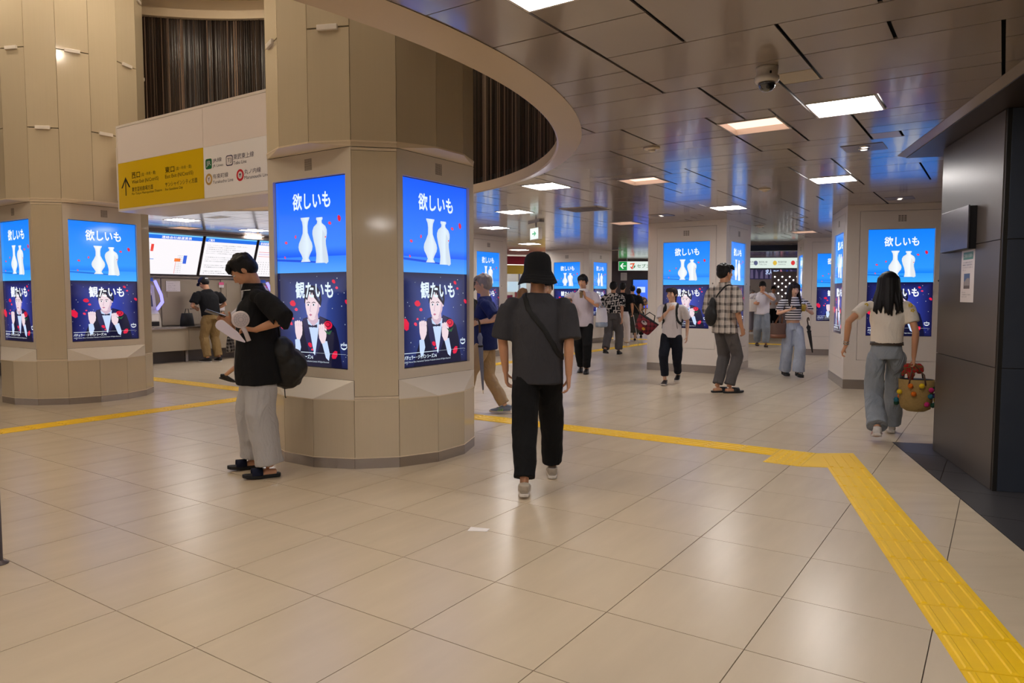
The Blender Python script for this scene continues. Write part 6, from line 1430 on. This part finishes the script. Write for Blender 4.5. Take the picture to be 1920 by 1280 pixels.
cup(S16, (-.055, .30, 1.13), 'cup of yellow drink with clear lid held by the striped top woman', mat('drink_yellow', rgb(236, 196, 40), .2), .13, .038)
phone(S16, (.07, .33, 1.20), Matrix.Rotation(.5, 3, 'X') @ Matrix.Rotation(1.4, 3, 'Z'), 'white-lit phone in the hand of the striped top woman')
t = tote(S16, (.27, .07, .80), .26, .25, .12, mat('leather_brown', rgb(92, 66, 54), .5), 'brown leather handbag hanging from the arm of the striped top woman', (.22, .08, 1.08), mat('leather_tan', rgb(120, 76, 52), .5), 0, mat('leather_tan', rgb(120, 76, 52), .5))
umbrella(S16, (-.20, .10, .99), (-.31, .10, .40), mat('umbrella_black', rgb(20, 18, 20), .6), 'folded black umbrella hanging beside the striped top woman', .032)
# 17 woman at the right with the pompom basket
Y = person('woman with shoulder length black hair, cream top and faded jeans walking away', 3.63, 7.0, 24, 1.69, ((-.075, -.33, .075), (.085, .36, .0)), ((-.36, -.06, .90), (.235, .02, .80)), lean=2, female=True, hipz=.83, skin=SKIN, shw=.100,
           shirt=dict(mat=OFFW, hem=.548, w=(.160, .145, .143), sleeve=.66, sr=(.056, .062), fold=.012, name='cream_top'), pants=dict(mat=JEAN, waist=.140, top=.075, r=(.092, .086, .094), hem=.01, fold=.022, name='jeans', belt=mat('belt_woven', rgb(70, 58, 50), .5, var=.6, vscale=60)),
           shoes=shoe(SH_WHT, RUBW, accent=REDA), hair=dict(kind='long', mat=HAIR, len=.25), vox=.009, arms=((-.6, -.8, .1), (.5, -.9, 0)), curl=(.7, 1.1), hd=((-.4, .15, -.9), (.05, .0, -1)))
t = bag_at(Y, 'bracelet', 'silver bracelet on the left wrist of the woman in the cream top', 'bracelet'); m_ = MB(); e0, w0 = Y['el'][0], Y['wr'][0]
for q in (.0, .09): m_.tube([(w0.lerp(e0, .06+q), .0265), (w0.lerp(e0, .10+q), .0268)], 16)
m_.build('band', METAL, t, True)
m_ = MB()
fl_ = []
for (dx, dy, dz) in ((.185, -.030, 1.300), (.205, -.025, 1.25), (-.190, -.03, 1.30), (-.215, -.03, 1.25)):
    for k in range(5): a = 2*PI*k/5; m_.ell((dx+.012*math.cos(a), dy-.028, dz+.012*math.sin(a)), (.008, .004, .008), None, 8, 5)
m_.build('embroidered_flower', mat('flower_yellow', rgb(214, 180, 50), .7), Y['root'], True, kind='stuff')
t = bag_at(Y, 'basket_bag', 'straw basket bag with colourful pompoms carried by the woman in the cream top', 'bag')
bc = Vector((.265, .02, .44)); STRAW = mat('straw', rgb(176, 144, 84), .8, bump=.8, bscale=90, brushed=(1, 1, 3), var=.15, vscale=60)
m_ = MB(); m_.tube([(bc+Vector((0, 0, -.155)), .08, .07), (bc+Vector((0, 0, -.13)), .125, .095), (bc+Vector((0, 0, -.09)), .14, .105), (bc+Vector((0, 0, .06)), .15, .105), (bc+Vector((0, 0, .15)), .155, .10)], 28, True); m_.build('basket', STRAW, t, True)
m_ = MB(); m_.tube([(bc+Vector((0, 0, .149)), .145, .09), (bc+Vector((0, 0, .152)), .145, .09)], 28); m_.build('lining', NYL, t, True)
for sy in (-1, 1):
    m_ = MB(); m_.tube([(bc+Vector((-.07, sy*.09, .10)), .008), (bc+Vector((-.055, sy*.09, .20)), .007), (Vector((.235, .02+sy*.02, .735)), .007), (bc+Vector((.055, sy*.09, .20)), .007), (bc+Vector((.07, sy*.09, .10)), .008)], 8); m_.build('handle', mat('leather_dark', rgb(96, 66, 52), .5), t, True)
cols = dict(o=rgb(226, 112, 20), y=rgb(236, 200, 30), m=rgb(200, 40, 110), g=rgb(24, 70, 50), b=rgb(40, 110, 130), p=rgb(60, 30, 90))
spots_ = [(-110, .095, 'o'), (-78, .10, 'y'), (-150, .03, 'y'), (-100, .02, 'o'), (-45, .06, 'm'), (-20, .07, 'g'), (-48, .0, 'b'), (-25, .005, 'p'), (-60, -.075, 'm'), (-35, -.085, 'g'), (-10, -.08, 'b'), (170, -.06, 'b'), (165, -.09, 'g'), (-5, -.04, 'y'), (30, .06, 'o'), (70, .0, 'y'), (110, .05, 'm'), (140, -.03, 'o'), (60, -.07, 'g')]
spr = random.Random(8)
for (az, dz, c_) in spots_:
    a = rad(az); p = bc+Vector((.168*math.cos(a), .122*math.sin(a), dz)); m_ = MB(); m_.ell(p, .023, None, 18, 12)
    m_.v = [p+(Vector(v)-p)*spr.uniform(.9, 1.12) for v in m_.v]; m_.build('pompom', mat('pompom_'+{'o': 'orange', 'y': 'yellow', 'm': 'magenta', 'g': 'green', 'b': 'blue', 'p': 'purple'}[c_], cols[c_], .95), t, True, label={'o': 'orange', 'y': 'yellow', 'm': 'magenta', 'g': 'dark green', 'b': 'teal', 'p': 'purple'}[c_]+' pompom')
t = bag_at(Y, 'scarf', 'red patterned scarf knotted round the basket handles', 'scarf')
m_ = MB(); kc = Vector((.24, .02, .715)); m_.ell(kc, (.035, .035, .03)); m_.ell(kc+Vector((.045, -.01, -.02)), (.04, .025, .05)); m_.ell(kc+Vector((-.05, -.02, -.01)), (.045, .02, .035)); m_.tube([(kc, .03, .012), (kc+Vector((-.03, -.03, -.09)), .036, .010), (kc+Vector((-.02, -.04, -.14)), .02, .006)], 10); m_.tube([(kc, .02, .012), (kc+Vector((-.07, -.01, -.05)), .03, .009), (kc+Vector((-.10, -.01, -.09)), .014, .006)], 10)
soft(m_, 'cloth', F_('scarf_red', rgb(170, 30, 34), 'graphic', rgb(120, 84, 50), 22), t, .007, 1, .02, .04)
# 18-20 partly hidden people
person('brown haired person far off whose head shows left of the bucket hat man', .19, 13.1, 20, 1.53, ((-.1, 0, 0), (.1, .1, 0)), ((-.2, .05, .78), (.2, .0, .78)), female=True, shirt=dict(mat=F_('tee_tan', rgb(140, 124, 108)), hem=.5, w=(.19, .18, .18), sleeve=.9, sr=(.08, .085)), pants=dict(mat=GREYS, waist=.15, r=(.10, .085, .075), hem=.02), shoes=shoe(SH_BLK, RUB), hair=dict(kind='bob', mat=HAIRB, len=.05), vox=.016)
P19 = person('person facing the viewer, mostly hidden behind the bucket hat man', .43, 9.1, 172, 1.60, ((-.1, 0, 0), (.1, .1, 0)), ((-.2, .05, .80), (.2, .0, .80)), hp=5, skin=SKIN2, shirt=dict(mat=CHAR, hem=.5, w=(.18, .17, .17), sleeve=.8, sr=(.075, .08)), pants=dict(mat=BLKP, waist=.15, r=(.09, .08, .07), hem=.02), shoes=shoe(SH_BLK, RUB), hair=dict(kind='short'), vox=.014)
P20 = person('person in black shirt almost hidden behind the large round pillar beside the old man', -.58, 9.75, -70, 1.62, ((-.1, 0, 0), (.1, .1, 0)), ((-.2, .10, .85), (.2, .0, .80)), shirt=dict(mat=BLK, hem=.5, w=(.20, .18, .18), sleeve=.8, sr=(.08, .085)), pants=dict(mat=BLKP, waist=.15, r=(.09, .08, .07), hem=.02), shoes=shoe(SH_BLK, RUB), hair=dict(kind='short'), vox=.014)
